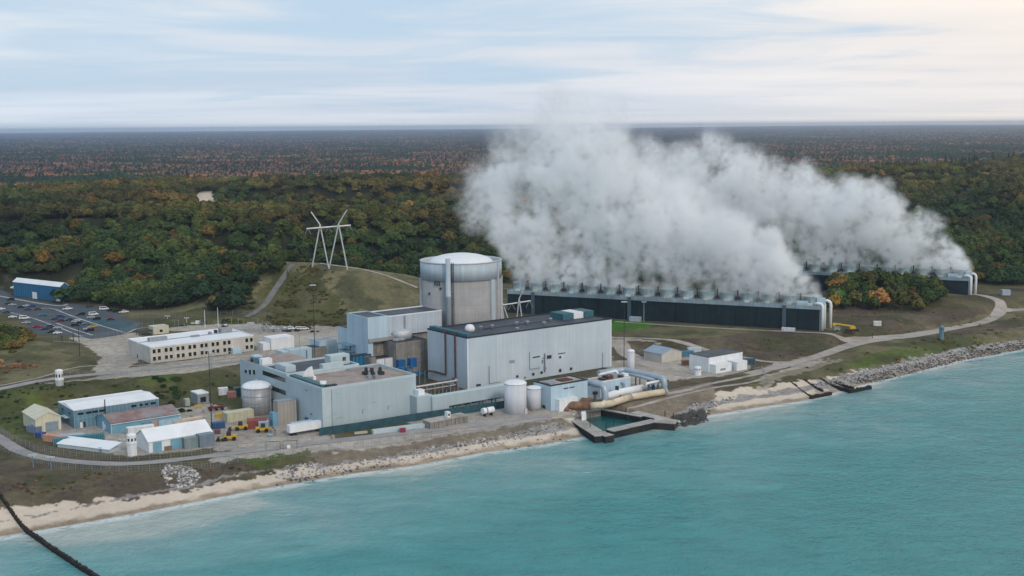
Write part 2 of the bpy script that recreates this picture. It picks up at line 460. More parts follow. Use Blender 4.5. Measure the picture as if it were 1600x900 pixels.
def water_mat():
    m = bpy.data.materials.new('water'); m.use_nodes = True; nt = m.node_tree
    b = nt.nodes['Principled BSDF']
    tc = N(nt, 'ShaderNodeTexCoord')
    at = N(nt, 'ShaderNodeAttribute'); at.attribute_name = 'shore'
    sd = at.outputs['Fac']      # metres of water to the shore / 100
    mp = N(nt, 'ShaderNodeMapping'); mp.inputs['Scale'].default_value = (0.5, 1.0, 1); mp.inputs['Rotation'].default_value = (0, 0, R(-22))
    nt.links.new(tc.outputs['Object'], mp.inputs[0])
    big = N(nt, 'ShaderNodeTexNoise', i_Scale=0.018, i_Detail=5.0, i_Roughness=0.6, i_Distortion=0.8); nt.links.new(mp.outputs[0], big.inputs['Vector'])
    mid = N(nt, 'ShaderNodeTexNoise', i_Scale=0.11, i_Detail=5.0, i_Roughness=0.65); nt.links.new(mp.outputs[0], mid.inputs['Vector'])
    t = math_(nt, 'ADD', sd, math_(nt, 'MULTIPLY', math_(nt, 'SUBTRACT', big.outputs[0], 0.5), 1.9))
    rc = ramp(nt, [(0.0, (0.36, 0.44, 0.41)), (0.09, (0.20, 0.355, 0.35)), (0.30, (0.125, 0.32, 0.325)), (0.55, (0.075, 0.295, 0.30)), (0.9, (0.035, 0.25, 0.255))])
    nt.links.new(t, rc.inputs[0])
    rm = ramp(nt, [(0.3, (0.76, 0.84, 0.86)), (0.7, (1.25, 1.16, 1.14))]); nt.links.new(mid.outputs[0], rm.inputs[0])
    c = mix_(nt, 1.0, rc.outputs[0], rm.outputs[0], 'MULTIPLY')
    # foam: a lacy lip at the waterline and a few small breakers
    fn = N(nt, 'ShaderNodeTexNoise', i_Scale=0.28, i_Detail=7.0, i_Roughness=0.7, i_Distortion=1.0); nt.links.new(mp.outputs[0], fn.inputs['Vector'])
    lip = math_(nt, 'SUBTRACT', 1.0, math_(nt, 'MULTIPLY', math_(nt, 'ABSOLUTE', math_(nt, 'SUBTRACT', sd, 0.020)), 26.0), clamp=True)
    f1 = math_(nt, 'MULTIPLY', lip, math_(nt, 'GREATER_THAN', fn.outputs[0], 0.44))
    mp2 = N(nt, 'ShaderNodeMapping'); mp2.inputs['Scale'].default_value = (0.028, 0.19, 1); mp2.inputs['Rotation'].default_value = (0, 0, R(-30))
    nt.links.new(tc.outputs['Object'], mp2.inputs[0])
    br = N(nt, 'ShaderNodeTexNoise', i_Scale=1.0, i_Detail=4.0, i_Roughness=0.6); nt.links.new(mp2.outputs[0], br.inputs['Vector'])
    near = ramp(nt, [(0.0, (1, 1, 1)), (0.55, (0.75, 0.75, 0.75)), (0.8, (0, 0, 0))]); nt.links.new(sd, near.inputs[0])
    brv = math_(nt, 'MULTIPLY', math_(nt, 'MULTIPLY', math_(nt, 'SUBTRACT', br.outputs[0], 0.665), 16.0, clamp=True), near.outputs[0])
    brv = math_(nt, 'MULTIPLY', brv, math_(nt, 'GREATER_THAN', fn.outputs[0], 0.47))
    foam = math_(nt, 'MAXIMUM', f1, brv)
    c = mix_(nt, math_(nt, 'MULTIPLY', foam, 0.75), c, (0.75, 0.8, 0.8))
    nt.links.new(c, b.inputs['Base Color'])
    b.inputs['Roughness'].default_value = 0.14; b.inputs['IOR'].default_value = 1.33
    b.inputs['Specular IOR Level'].default_value = 0.5
    # wave relief at three scales
    hs = None
    for sc_, amp, rot, st in ((0.045, 1.2, -30, 0.6), (0.13, 0.7, -12, 0.85), (0.36, 0.80, -45, 1.0), (0.95, 0.42, -20, 1.0)):
        m2 = N(nt, 'ShaderNodeMapping'); m2.inputs['Scale'].default_value = (st, 1.0, 1); m2.inputs['Rotation'].default_value = (0, 0, R(rot))
        nt.links.new(tc.outputs['Object'], m2.inputs[0])
        nn = N(nt, 'ShaderNodeTexNoise', i_Scale=sc_, i_Detail=4.0, i_Roughness=0.6, i_Distortion=0.5); nt.links.new(m2.outputs[0], nn.inputs['Vector'])
        v = math_(nt, 'MULTIPLY', nn.outputs[0], amp)
        hs = v if hs is None else math_(nt, 'ADD', hs, v)
    bn = N(nt, 'ShaderNodeBump', i_Strength=1.0, i_Distance=1.0); nt.links.new(hs, bn.inputs['Height']); nt.links.new(bn.outputs[0], b.inputs['Normal'])
    return m


def build_water():
    ys = np.concatenate([np.linspace(-400, 240, 40), np.arange(244, 1000, 2.0), np.linspace(1010, 2500, 60)])
    xs = np.concatenate([np.linspace(-3000, -330, 40), np.arange(-328, 440, 2.0), np.linspace(450, 3500, 60)])
    Y, X = np.meshgrid(ys, xs, indexing='ij')
    me = grid_mesh('water', X, Y, X * 0)
    s = (np.interp(X, *SHORE) - Y) * 0.86 / 100
    a = me.attributes.new('shore', 'FLOAT', 'POINT'); a.data.foreach_set('value', s.astype(np.float32).ravel())
    return link('water', me, water_mat(), kind='structure')


build_ground()
build_water()
# ------------------------------------------------------------------ trees
def foliage_mat():
    m = bpy.data.materials.new('foliage'); m.use_nodes = True; nt = m.node_tree
    b = nt.nodes['Principled BSDF']; b.inputs['Roughness'].default_value = 0.8; b.inputs['Specular IOR Level'].default_value = 0.15
    at = N(nt, 'ShaderNodeAttribute'); at.attribute_type = 'INSTANCER'; at.attribute_name = 'tint'
    r = ramp(nt, [(0.0, (0.030, 0.062, 0.030)), (0.16, (0.050, 0.085, 0.026)), (0.32, (0.085, 0.10, 0.028)), (0.46, (0.12, 0.098, 0.034)), (0.58, (0.17, 0.115, 0.022)),
                  (0.70, (0.33, 0.165, 0.08)), (0.82, (0.33, 0.16, 0.11)), (0.92, (0.15, 0.10, 0.08)), (1.0, (0.17, 0.135, 0.115))])
    nt.links.new(at.outputs['Fac'], r.inputs[0])
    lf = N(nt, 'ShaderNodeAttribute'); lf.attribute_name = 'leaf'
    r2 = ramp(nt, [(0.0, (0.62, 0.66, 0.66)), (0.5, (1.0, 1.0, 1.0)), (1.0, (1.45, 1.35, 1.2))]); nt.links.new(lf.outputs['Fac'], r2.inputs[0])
    oi = N(nt, 'ShaderNodeObjectInfo'); r3 = ramp(nt, [(0.0, (0.62, 0.62, 0.64)), (1.0, (1.40, 1.38, 1.34))]); nt.links.new(oi.outputs['Random'], r3.inputs[0])
    # stands of different species: lighter and darker drifts across the hills
    mp = N(nt, 'ShaderNodeMapping'); mp.inputs['Scale'].default_value = (1, 1, 0); nt.links.new(oi.outputs['Location'], mp.inputs[0])
    ns = N(nt, 'ShaderNodeTexNoise', i_Scale=0.011, i_Detail=3.0, i_Roughness=0.6); nt.links.new(mp.outputs[0], ns.inputs['Vector'])
    r4 = ramp(nt, [(0.34, (0.55, 0.60, 0.62)), (0.66, (1.50, 1.42, 1.30))]); nt.links.new(ns.outputs[0], r4.inputs[0])
    c3 = mix_(nt, 1.0, mix_(nt, 1.0, r.outputs[0], r2.outputs[0], 'MULTIPLY'), r3.outputs[0], 'MULTIPLY')
    mp2 = N(nt, 'ShaderNodeMapping'); mp2.inputs['Scale'].default_value = (0.0022, 0.0014, 0); nt.links.new(oi.outputs['Location'], mp2.inputs[0])
    n5 = N(nt, 'ShaderNodeTexNoise', i_Scale=1.0, i_Detail=5.0, i_Roughness=0.65); nt.links.new(mp2.outputs[0], n5.inputs['Vector'])
    r5 = ramp(nt, [(0.38, (0.62, 0.70, 0.80)), (0.62, (1.35, 1.25, 1.15))]); nt.links.new(n5.outputs[0], r5.inputs[0])
    nt.links.new(mix_(nt, 1.0, mix_(nt, 1.0, c3, r4.outputs[0], 'MULTIPLY'), r5.outputs[0], 'MULTIPLY'), b.inputs['Base Color'])
    return m


FOL = foliage_mat()
BARK = pmat('bark', (0.09, 0.075, 0.06), 0.9, 0.2, 1.5)


def crown_mesh(seed, kind):
    """leaf clumps over several lobes of a crown about 10 m wide, 11 m tall; base at z = 0"""
    rg = np.random.RandomState(seed)
    lobes = []
    if kind == 'conifer':
        for k in range(7): lobes.append((0, 0, 4 + k * 2.2, 3.3 - k * 0.42, 1.7))
    else:
        nl = rg.randint(6, 9)
        for k in range(nl):
            a = k * 2 * math.pi / (nl - 1) + rg.uniform(-.3, .3); rr = rg.uniform(1.8, 3.4)
            if k == nl - 1: a, rr = 0, 0.3
            lobes.append((math.cos(a) * rr, math.sin(a) * rr, rg.uniform(6.3, 8.5) if rr > 1 else 9.6, rg.uniform(2.1, 3.2), rg.uniform(1.6, 2.5)))
    vs, fs, lv = [], [], []
    for (x, y, z, r, h) in lobes:
        n = int(46 if kind != 'conifer' else 40)
        tone = rg.uniform(0.2, 0.75)
        for i in range(n):
            u = rg.uniform(-0.55, 1); a = rg.uniform(0, 2 * math.pi); q = math.sqrt(max(0, 1 - u * u)); k = rg.uniform(0.78, 1.12)
            nx, ny, nz = q * math.cos(a), q * math.sin(a), u
            c = np.array([x + nx * r * k, y + ny * r * k, z + nz * h * k])
            nrm = np.array([nx, ny, nz + 0.35]) + rg.normal(0, 0.42, 3); nrm /= np.linalg.norm(nrm)
            t = np.cross(nrm, rg.normal(0, 1, 3)); t /= np.linalg.norm(t); bt = np.cross(nrm, t)
            s1, s2 = rg.uniform(0.45, 0.95), rg.uniform(0.4, 0.8)
            b = len(vs)
            vs += [c - t * s1 - bt * s2 * .6, c + t * s1 * .5 - bt * s2, c + t * s1 + bt * s2 * .5, c - t * s1 * .4 + bt * s2 + nrm * 0.15]
            fs.append((b, b + 1, b + 2, b + 3)); lv += [min(1, max(0, tone + rg.normal(0, 0.2)))] * 4
    # dense inner mass
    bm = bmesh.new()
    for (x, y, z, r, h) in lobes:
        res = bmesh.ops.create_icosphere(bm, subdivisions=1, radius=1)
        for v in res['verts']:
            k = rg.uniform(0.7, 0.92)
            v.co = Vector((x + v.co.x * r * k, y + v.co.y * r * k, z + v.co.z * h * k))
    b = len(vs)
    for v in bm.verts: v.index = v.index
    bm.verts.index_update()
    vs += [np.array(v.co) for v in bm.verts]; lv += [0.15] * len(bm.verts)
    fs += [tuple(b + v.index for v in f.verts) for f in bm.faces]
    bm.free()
    me = bpy.data.meshes.new('crown'); me.from_pydata([tuple(v) for v in vs], [], fs)
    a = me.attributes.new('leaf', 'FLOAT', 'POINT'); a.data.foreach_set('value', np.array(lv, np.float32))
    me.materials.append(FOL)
    return me


def trunk_mesh(seed, kind):
    rg = random.Random(seed); bm = bmesh.new()

    def limb(p, q, r0, r1, n=6):
        p, q = Vector(p), Vector(q); d = (q - p).normalized(); a = d.orthogonal().normalized(); b = d.cross(a)
        rings = []
        for c, r in ((p, r0), (q, r1)):
            rings.append([bm.verts.new(c + a * r * math.cos(2 * math.pi * i / n) + b * r * math.sin(2 * math.pi * i / n)) for i in range(n)])
        for i in range(n): bm.faces.new((rings[0][i], rings[0][(i + 1) % n], rings[1][(i + 1) % n], rings[1][i]))
    top = 12 if kind == 'conifer' else 6.5
    limb((0, 0, -1.5), (0, 0, top * 0.55), 0.34, 0.24); limb((0, 0, top * 0.55), (0.1, 0.1, top), 0.24, 0.12)
    if kind != 'conifer':
        for k in range(5):
            a = k * 1.26 + rg.uniform(-.3, .3)
            limb((0, 0, rg.uniform(3.0, 4.6)), (math.cos(a) * 2.8, math.sin(a) * 2.8, rg.uniform(6, 8)), 0.15, 0.05, 5)
    me = bpy.data.meshes.new('trunk'); bm.to_mesh(me); bm.free(); me.materials.append(BARK)
    return me


KINDS = [(1, 'broad'), (2, 'broad'), (3, 'broad'), (4, 'broad'), (5, 'broad'), (6, 'broad'), (7, 'conifer')]
CROWNS = [crown_mesh(s, k) for s, k in KINDS]
TRUNKS = [trunk_mesh(s, k) for s, k in KINDS]


def variant_sources():
    """whole trees as single meshes for the forest mass"""
    c = bpy.data.collections.new('tree_variants')
    for i, (cm, tm) in enumerate(zip(CROWNS, TRUNKS)):
        bm = bmesh.new(); bm.from_mesh(cm); n0 = len(bm.faces); bm.from_mesh(tm)
        bm.faces.ensure_lookup_table()
        for f in bm.faces[n0:]: f.material_index = 1
        me = bpy.data.meshes.new('tree_variant'); bm.to_mesh(me); bm.free()
        me.materials.append(FOL); me.materials.append(BARK)
        o = bpy.data.objects.new('tree_variant_%d' % i, me); c.objects.link(o)
    return c


def scatter(name, pts, rotz, scl, idx, tint, coll, kind='stuff', label=None, cat=None, full_rot=None):
    """one stuff object: points that carry instances"""
    me = bpy.data.meshes.new(name); n = len(pts)
    me.vertices.add(n); me.vertices.foreach_set('co', np.asarray(pts, np.float32).ravel())
    for nm, v, ty in (('rotz', rotz, 'FLOAT'), ('idx', idx, 'INT'), ('tint', tint, 'FLOAT')):
        a = me.attributes.new(nm, ty, 'POINT'); a.data.foreach_set('value', np.asarray(v, np.float32 if ty == 'FLOAT' else np.int32))
    a = me.attributes.new('scl', 'FLOAT_VECTOR', 'POINT'); a.data.foreach_set('vector', np.asarray(scl, np.float32).ravel())
    o = link(name, me, kind=kind)
    if label: o['label'] = label
    if cat: o['category'] = cat
    g = bpy.data.node_groups.new(name + '_nodes', 'GeometryNodeTree')
    g.interface.new_socket('Geometry', in_out='INPUT', socket_type='NodeSocketGeometry')
    g.interface.new_socket('Geometry', in_out='OUTPUT', socket_type='NodeSocketGeometry')
    gi = g.nodes.new('NodeGroupInput'); go = g.nodes.new('NodeGroupOutput')
    ip = g.nodes.new('GeometryNodeInstanceOnPoints')
    ci = g.nodes.new('GeometryNodeCollectionInfo'); ci.inputs['Collection'].default_value = coll
    ci.inputs['Separate Children'].default_value = True; ci.inputs['Reset Children'].default_value = True

    def attr(nm, ty):
        k = g.nodes.new('GeometryNodeInputNamedAttribute'); k.data_type = ty; k.inputs['Name'].default_value = nm
        return k.outputs[0]
    g.links.new(gi.outputs[0], ip.inputs['Points']); g.links.new(ci.outputs[0], ip.inputs['Instance'])
    ip.inputs['Pick Instance'].default_value = True
    g.links.new(attr('idx', 'INT'), ip.inputs['Instance Index'])
    cx = g.nodes.new('ShaderNodeCombineXYZ'); g.links.new(attr('rotz', 'FLOAT'), cx.inputs[2])
    g.links.new(cx.outputs[0], ip.inputs['Rotation'])
    g.links.new(attr('scl', 'FLOAT_VECTOR'), ip.inputs['Scale'])
    g.links.new(ip.outputs[0], go.inputs[0])
    md = o.modifiers.new('scatter', 'NODES'); md.node_group = g
    return o


def forest_points():
    rg = np.random.RandomState(11)
    pts = []
    d = 640.0
    while d < 21000:
        sp_ = max(8.6, d / 420.0)
        n = int(2 * 0.50 * d / sp_)
        t = np.linspace(-0.50, 0.50, n)
        x = d * t + (rg.uniform(-.5, .5, n) * 1.1 + rg.uniform(-.5, .5)) * sp_; y = d + rg.uniform(-1, 1, n) * sp_ * 0.95
        pts.append(np.stack([x, y, np.full(n, sp_)], -1)); d += sp_ * 0.9
    p = np.concatenate(pts)
    x, y, s = p[:, 0], p[:, 1], p[:, 2]
    ok = np.zeros(len(x), bool)
    f = y - np.interp(x, FRONT[0], FRONT[1])
    ok |= (x < P(352, 470, 9)[0]) & (f > 6)
    crest = np.interp(x, [p_[0] for p_ in RIDGES[0][0][1:]], [p_[1] for p_ in RIDGES[0][0][1:]])
    ok |= (y > np.where(x < -15, crest + 14, 868) + 6 * np.sin(x / 17.0)) & (x > -178) & (x < 225)
    ok |= (y > 835 + 10 * np.sin(x / 15.0)) & (x > 215)
    ok |= inpoly(x, y, [G(*q_) for q_ in ((325, 494), (368, 490), (406, 468), (434, 430), (440, 412), (400, 404), (340, 396), (250, 440))])
    kn = inpoly(x, y, PL([(1288, 482), (1300, 445), (1330, 430), (1400, 428), (1440, 440), (1480, 472), (1440, 484), (1390, 482), (1330, 480)], 11))
    ok |= kn
    ok &= ~inpoly(x, y, SANDHOLE)
    ok &= ~((x < -300) & (y < 868))
    # track running up the dune
    d, _ = seg_d(x, y, [G(335, 376) + (0,), G(345, 392) + (0,), G(385, 402) + (0,), G(440, 409) + (0,)])
    ok &= d > 7
    # hill with the line tower stays bare
    ok &= ~((x > np.where(y < 745, -160, -146)) & (x < 60) & (y < crest + 12) & (y > 700) & ~kn & (seg_d(x, y, RIDGES[0][0][1:])[0] < 60))
    # small clearings far out
    cl = fbm(x / 420, y / 260, 77, 3)
    ok &= ~((y > 3200) & (cl > 0.67))
    p = p[ok]
    x, y, s = p[:, 0], p[:, 1], p[:, 2]
    z = H(x, y)
    # colour: near dunes green to olive with gold, the far plain rust and red-brown with green patches
    a = fbm(x / 60, y / 60, 101, 3); b = fbm(x / 500, y / 350, 111, 3); u = rg.rand(len(x))
    a2 = fbm(x / 28, y / 28, 141, 2)
    near = 0.03 + 0.42 * np.clip((a - 0.28) * 1.5, 0, 1) + 0.40 * (a2 - 0.5) + 0.10 * (u - 0.5)
    hn = np.clip((z - 14) / 30, 0, 1)
    near = near * 0.65 + 0.26 * hn ** 1.3 + 0.02
    near = np.where(u > 0.965, 0.60, near); near = np.where(u < 0.04, 0.50, near)
    b2 = fbm(x / 160, y / 260, 131, 3)
    farc = 0.66 + 0.7 * (b - 0.5) + 0.9 * (b2 - 0.5) + 0.14 * (u - 0.5) + 0.10 * sstep(0, -1200, x)
    conifer = rg.rand(len(x)) < 0.10
    near = np.where(kn[ok], 0.08 + 0.6 * u * rg.rand(len(x)) + 0.1 * a2, near)
    farc = np.where(b * 0.6 + b2 * 0.4 < 0.45, 0.02 + 0.25 * u, farc)
    m = sstep(1500, 1900, y + 150 * (b - 0.5) - np.maximum(x, 0) * 0.8)
    tint = np.where(rg.rand(len(x)) < m, farc, near)
    tint = np.where(conifer & (y > 1900), 0.02, tint)
    idx = np.where(conifer & (y > 1900), 6, rg.randint(0, 6, len(x)))
    base = s / 8.6 * 0.98
    sc = base * np.where(rg.rand(len(x)) < 0.2, 1.35, 1.0) * rg.uniform(0.75, 1.2, len(x)); sc = np.where(kn[ok], sc * 0.92, sc)
    zs = np.minimum(sc, 0.95 + 0.10 * sc) * rg.uniform(0.75, 1.25, len(x))
    fr = sstep(1900, 3200, y); zs = zs * (1 - 0.35 * fr); sc = sc * (1 + 0.25 * fr); z = z - 2.2 * np.minimum(zs, 1.2)
    scl = np.stack([sc, sc, zs], -1)
    return x, y, z, scl, idx, np.clip(tint, 0, 1), rg.uniform(0, 6.28, len(x)), kn[ok]


def build_forest():
    x, y, z, scl, idx, tint, rot, kn = forest_points()
    # the nearest trees (and those of the knoll between the towers) are individual things
    px = 800 + F * x / y
    cand = (px > -30) & (px < 1630) & ~((px > 760) & (px < 1275))
    f = y - np.interp(x, FRONT[0], FRONT[1])
    key = np.where(x < -100, f * 1.0 + 0, y - 835.0) + np.where(kn, -1e4, 0)
    key = np.where(cand, key, 1e9)
    order = np.argsort(key)[:300]
    sel = np.zeros(len(x), bool); sel[order] = True
    made = {}
    cname = lambda t: 'dark green' if t < 0.12 else 'mid green' if t < 0.28 else 'olive green' if t < 0.42 else 'gold and olive' if t < 0.6 else 'rusty orange' if t < 0.85 else 'grey brown'
    for i in np.where(sel)[0]:
        t = float(tint[i]); k = int(idx[i])
        e = bpy.data.objects.new('tree', None); COL.objects.link(e); e.empty_display_size = 1
        e.location = (x[i], y[i], z[i]); e.rotation_euler = (0, 0, rot[i]); e.scale = tuple(scl[i])
        if kn[i]: where = 'standing in the knoll of trees between the two cooling towers'; grp = 'trees on the knoll between the cooling towers'
        elif x[i] < -100: where = 'at the foot of the wooded dune behind the car park'; grp = 'trees along the edge of the wooded dune'
        else: where = 'at the forest edge behind the far cooling tower'; grp = 'trees at the forest edge on the right'
        e['label'] = '%s autumn tree %s' % (cname(t), where); e['category'] = 'tree'; e['group'] = grp
        c = link('crown', CROWNS[k], parent=e); c['tint'] = t
        link('trunk', TRUNKS[k], parent=e)
    src = variant_sources()
    r = ~sel
    scatter('forest', np.stack([x, y, z], -1)[r], rot[r], scl[r], idx[r], tint[r], src, label='mass of autumn forest over the dunes and out to the horizon', cat='forest')
    print('forest instances', int(r.sum()))
    return src


TREE_SRC = build_forest()
# ------------------------------------------------------------------ building kit
def S(c):                                   # 0-255 picture colour -> linear albedo
    return tuple(((v / 255 + 0.055) / 1.055) ** 2.4 if v > 10 else v / 255 / 12.92 for v in c)


M_ = dict(
    turb=pmat('pale_blue_siding', (0.49, 0.57, 0.63), 0.55, 0.06, 0.06, streak=0.10, panel=8.2, spec=0.35),
    aux=pmat('light_blue_siding', (0.44, 0.58, 0.67), 0.55, 0.05, 0.08, streak=0.08, panel=3.0, spec=0.35),
    auxg=pmat('grey_blue_siding', (0.46, 0.52, 0.58), 0.6, 0.05, 0.08, streak=0.1, panel=3.4),
    serv=pmat('pale_green_blue_paint', (0.40, 0.485, 0.52), 0.65, 0.05, 0.07, streak=0.08),
    servtrim=pmat('light_green_trim', (0.44, 0.53, 0.555), 0.6, 0.06, 0.3),
    teal=pmat('teal_screen', (0.045, 0.13, 0.16), 0.6, 0.15, 0.6),
    tealw=pmat('teal_windbreak', (0.032, 0.085, 0.105), 0.8, 0.2, 0.3),
    conc=pmat('weathered_concrete', (0.34, 0.335, 0.33), 0.9, 0.08, 0.10, streak=0.10, bump=0.05, panel=4.2, panel_dir='Z'),
    concd=pmat('old_concrete', (0.27, 0.25, 0.225), 0.9, 0.18, 0.3, streak=0.25, bump=0.05),
    deck=pmat('concrete_deck', (0.40, 0.375, 0.34), 0.9, 0.15, 0.35, dirt=(0.26, 0.225, 0.19)),
    steel=pmat('pale_steel_cladding', (0.44, 0.51, 0.555), 0.55, 0.06, 0.1, streak=0.14, panel=3.5),
    white=pmat('white_paint', (0.76, 0.78, 0.80), 0.5, 0.05, 0.3, streak=0.10),
    wroof=pmat('white_roof', (0.76, 0.78, 0.80), 0.5, 0.03, 0.15, dirt=(0.69, 0.70, 0.70)),
    dome=pmat('white_dome', (0.74, 0.76, 0.78), 0.5, 0.05, 0.08, streak=0.05),
    dkroof=pmat('dark_membrane', (0.050, 0.060, 0.080), 0.6, 0.22, 0.12, dirt=(0.085, 0.09, 0.10)),
    tanroof=pmat('tan_gravel_roof', (0.33, 0.275, 0.245), 0.9, 0.15, 0.25, dirt=(0.22, 0.155, 0.125)),
    rust=pmat('rusty_pipe', (0.10, 0.040, 0.028), 0.8, 0.25, 0.9),
    redroof=pmat('faded_red_roof', (0.25, 0.165, 0.155), 0.85, 0.2, 0.35, dirt=(0.26, 0.26, 0.27)),
    cream=pmat('cream_siding', (0.60, 0.57, 0.43), 0.6, 0.05, 0.3, streak=0.08, panel=1.5),
    tan=pmat('tan_precast', (0.55, 0.52, 0.47), 0.75, 0.06, 0.2, streak=0.12, panel=6.0),
    tanb=pmat('beige_siding', (0.36, 0.32, 0.28), 0.7, 0.06, 0.2, streak=0.08, panel=1.5),
    blue=pmat('mid_blue_siding', (0.125, 0.235, 0.30), 0.65, 0.08, 0.2, streak=0.12, panel=1.6),
    dblue=pmat('dark_blue_column', (0.06, 0.10, 0.13), 0.7, 0.1, 0.3),
    blue2=pmat('light_blue_wall', (0.17, 0.36, 0.47), 0.65, 0.08, 0.2, streak=0.1),
    cobalt=pmat('cobalt_siding', (0.010, 0.125, 0.255), 0.5, 0.06, 0.2, panel=2.0, streak=0.1),
    cobalt2=pmat('strong_blue_paint', (0.012, 0.10, 0.26), 0.5, 0.1, 0.5),
    glass=pmat('dark_glass', (0.012, 0.016, 0.022), 0.15, 0.2, 0.8, spec=0.6),
    dark=pmat('dark_metal', (0.030, 0.034, 0.040), 0.6, 0.25, 0.8),
    gdoor=pmat('grey_blue_door', (0.22, 0.29, 0.34), 0.6, 0.06, 0.5, panel=0.6, panel_dir='Z'),
    grey=pmat('mid_grey_metal', (0.26, 0.28, 0.30), 0.5, 0.12, 0.5),
    galv=pmat('galvanised_steel', (0.50, 0.52, 0.54), 0.45, 0.10, 0.6, metal=0.2),
    tank=pmat('aluminium_tank', (0.40, 0.40, 0.41), 0.42, 0.08, 0.15, streak=0.22, panel=2.6, panel_dir='Z', metal=0.25),
    wtank=pmat('white_tank', (0.60, 0.62, 0.66), 0.5, 0.05, 0.15, streak=0.12),
    tower=pmat('tower_fill', (0.008, 0.022, 0.030), 0.7, 0.25, 0.10, streak=0.4, panel=1.1, panel_dir='Z'),
    towerb=pmat('tower_fascia', (0.27, 0.35, 0.40), 0.6, 0.10, 0.2, streak=0.2, panel=11.5),
    towers=pmat('fan_stack', (0.36, 0.46, 0.48), 0.55, 0.10, 0.3, streak=0.3),
    sheet=pmat('dark_sheet_pile', (0.022, 0.024, 0.026), 0.75, 0.3, 0.5, dirt=(0.06, 0.045, 0.035)),
    timber=pmat('wet_timber', (0.024, 0.019, 0.016), 0.8, 0.3, 1.2),
    cpipe=pmat('stained_white_pipe', (0.60, 0.52, 0.38), 0.7, 0.12, 0.3, dirt=(0.34, 0.22, 0.11)),
    bpipe=pmat('brown_pipe', (0.20, 0.115, 0.07), 0.75, 0.2, 0.4, dirt=(0.10, 0.05, 0.035)),
    gpipe=pmat('grey_lagged_pipe', (0.36, 0.42, 0.48), 0.4, 0.10, 0.5, metal=0.2),
    red=pmat('red_brown_container', (0.24, 0.045, 0.030), 0.65, 0.12, 0.5, panel=0.8),
    maroon=pmat('dark_red_paint', (0.12, 0.012, 0.022), 0.5, 0.1, 0.5),
    yellow=pmat('machine_yellow', (0.55, 0.34, 0.03), 0.5, 0.12, 0.8),
    orange=pmat('faded_orange', (0.52, 0.25, 0.16), 0.7, 0.12, 0.5, panel=0.8),
    rubber=pmat('rubber', (0.02, 0.02, 0.02), 0.9, 0.1, 1.0),
    paint=pmat('car_paint', (1, 1, 1), 0.3, 0.02, 0.5, use_obj=True, spec=0.5),
    cont=pmat('container_paint', (1, 1, 1), 0.6, 0.08, 0.5, use_obj=True, panel=0.7, streak=0.15),
    asphalt=pmat('asphalt', (0.062, 0.076, 0.090), 0.9, 0.14, 0.10, dirt=(0.085, 0.095, 0.105), bump=0.03),
    asphalt2=pmat('patched_asphalt', (0.035, 0.085, 0.10), 0.9, 0.14, 0.12, dirt=(0.06, 0.11, 0.13)),
    road=pmat('worn_road', (0.29, 0.28, 0.275), 0.9, 0.10, 0.12, dirt=(0.35, 0.33, 0.30)),
    dkroad=pmat('dark_track', (0.16, 0.16, 0.155), 0.9, 0.15, 0.2),
    groad=pmat('gravel_road', (0.38, 0.335, 0.30), 0.95, 0.10, 0.15, dirt=(0.26, 0.22, 0.18)),
    line=pmat('road_line', (0.45, 0.45, 0.43), 0.8, 0.15, 0.5),
    kerb=pmat('concrete_kerb', (0.42, 0.38, 0.33), 0.9, 0.1, 0.5),
    basin=pmat('basin_water', (0.008, 0.10, 0.105), 0.15, 0.2, 0.2, bump=0.15, spec=0.5),
    rock=pmat('rock', (0.34, 0.335, 0.33), 0.95, 0.28, 0.8, bump=0.1),
    wetrock=pmat('dark_rock', (0.10, 0.092, 0.082), 0.9, 0.25, 0.5, bump=0.1),
    greenroof=pmat('dark_green_roof', (0.085, 0.10, 0.10), 0.7, 0.15, 0.2),
    greyroof=pmat('blue_grey_roof', (0.27, 0.34, 0.42), 0.6, 0.08, 0.2),
)


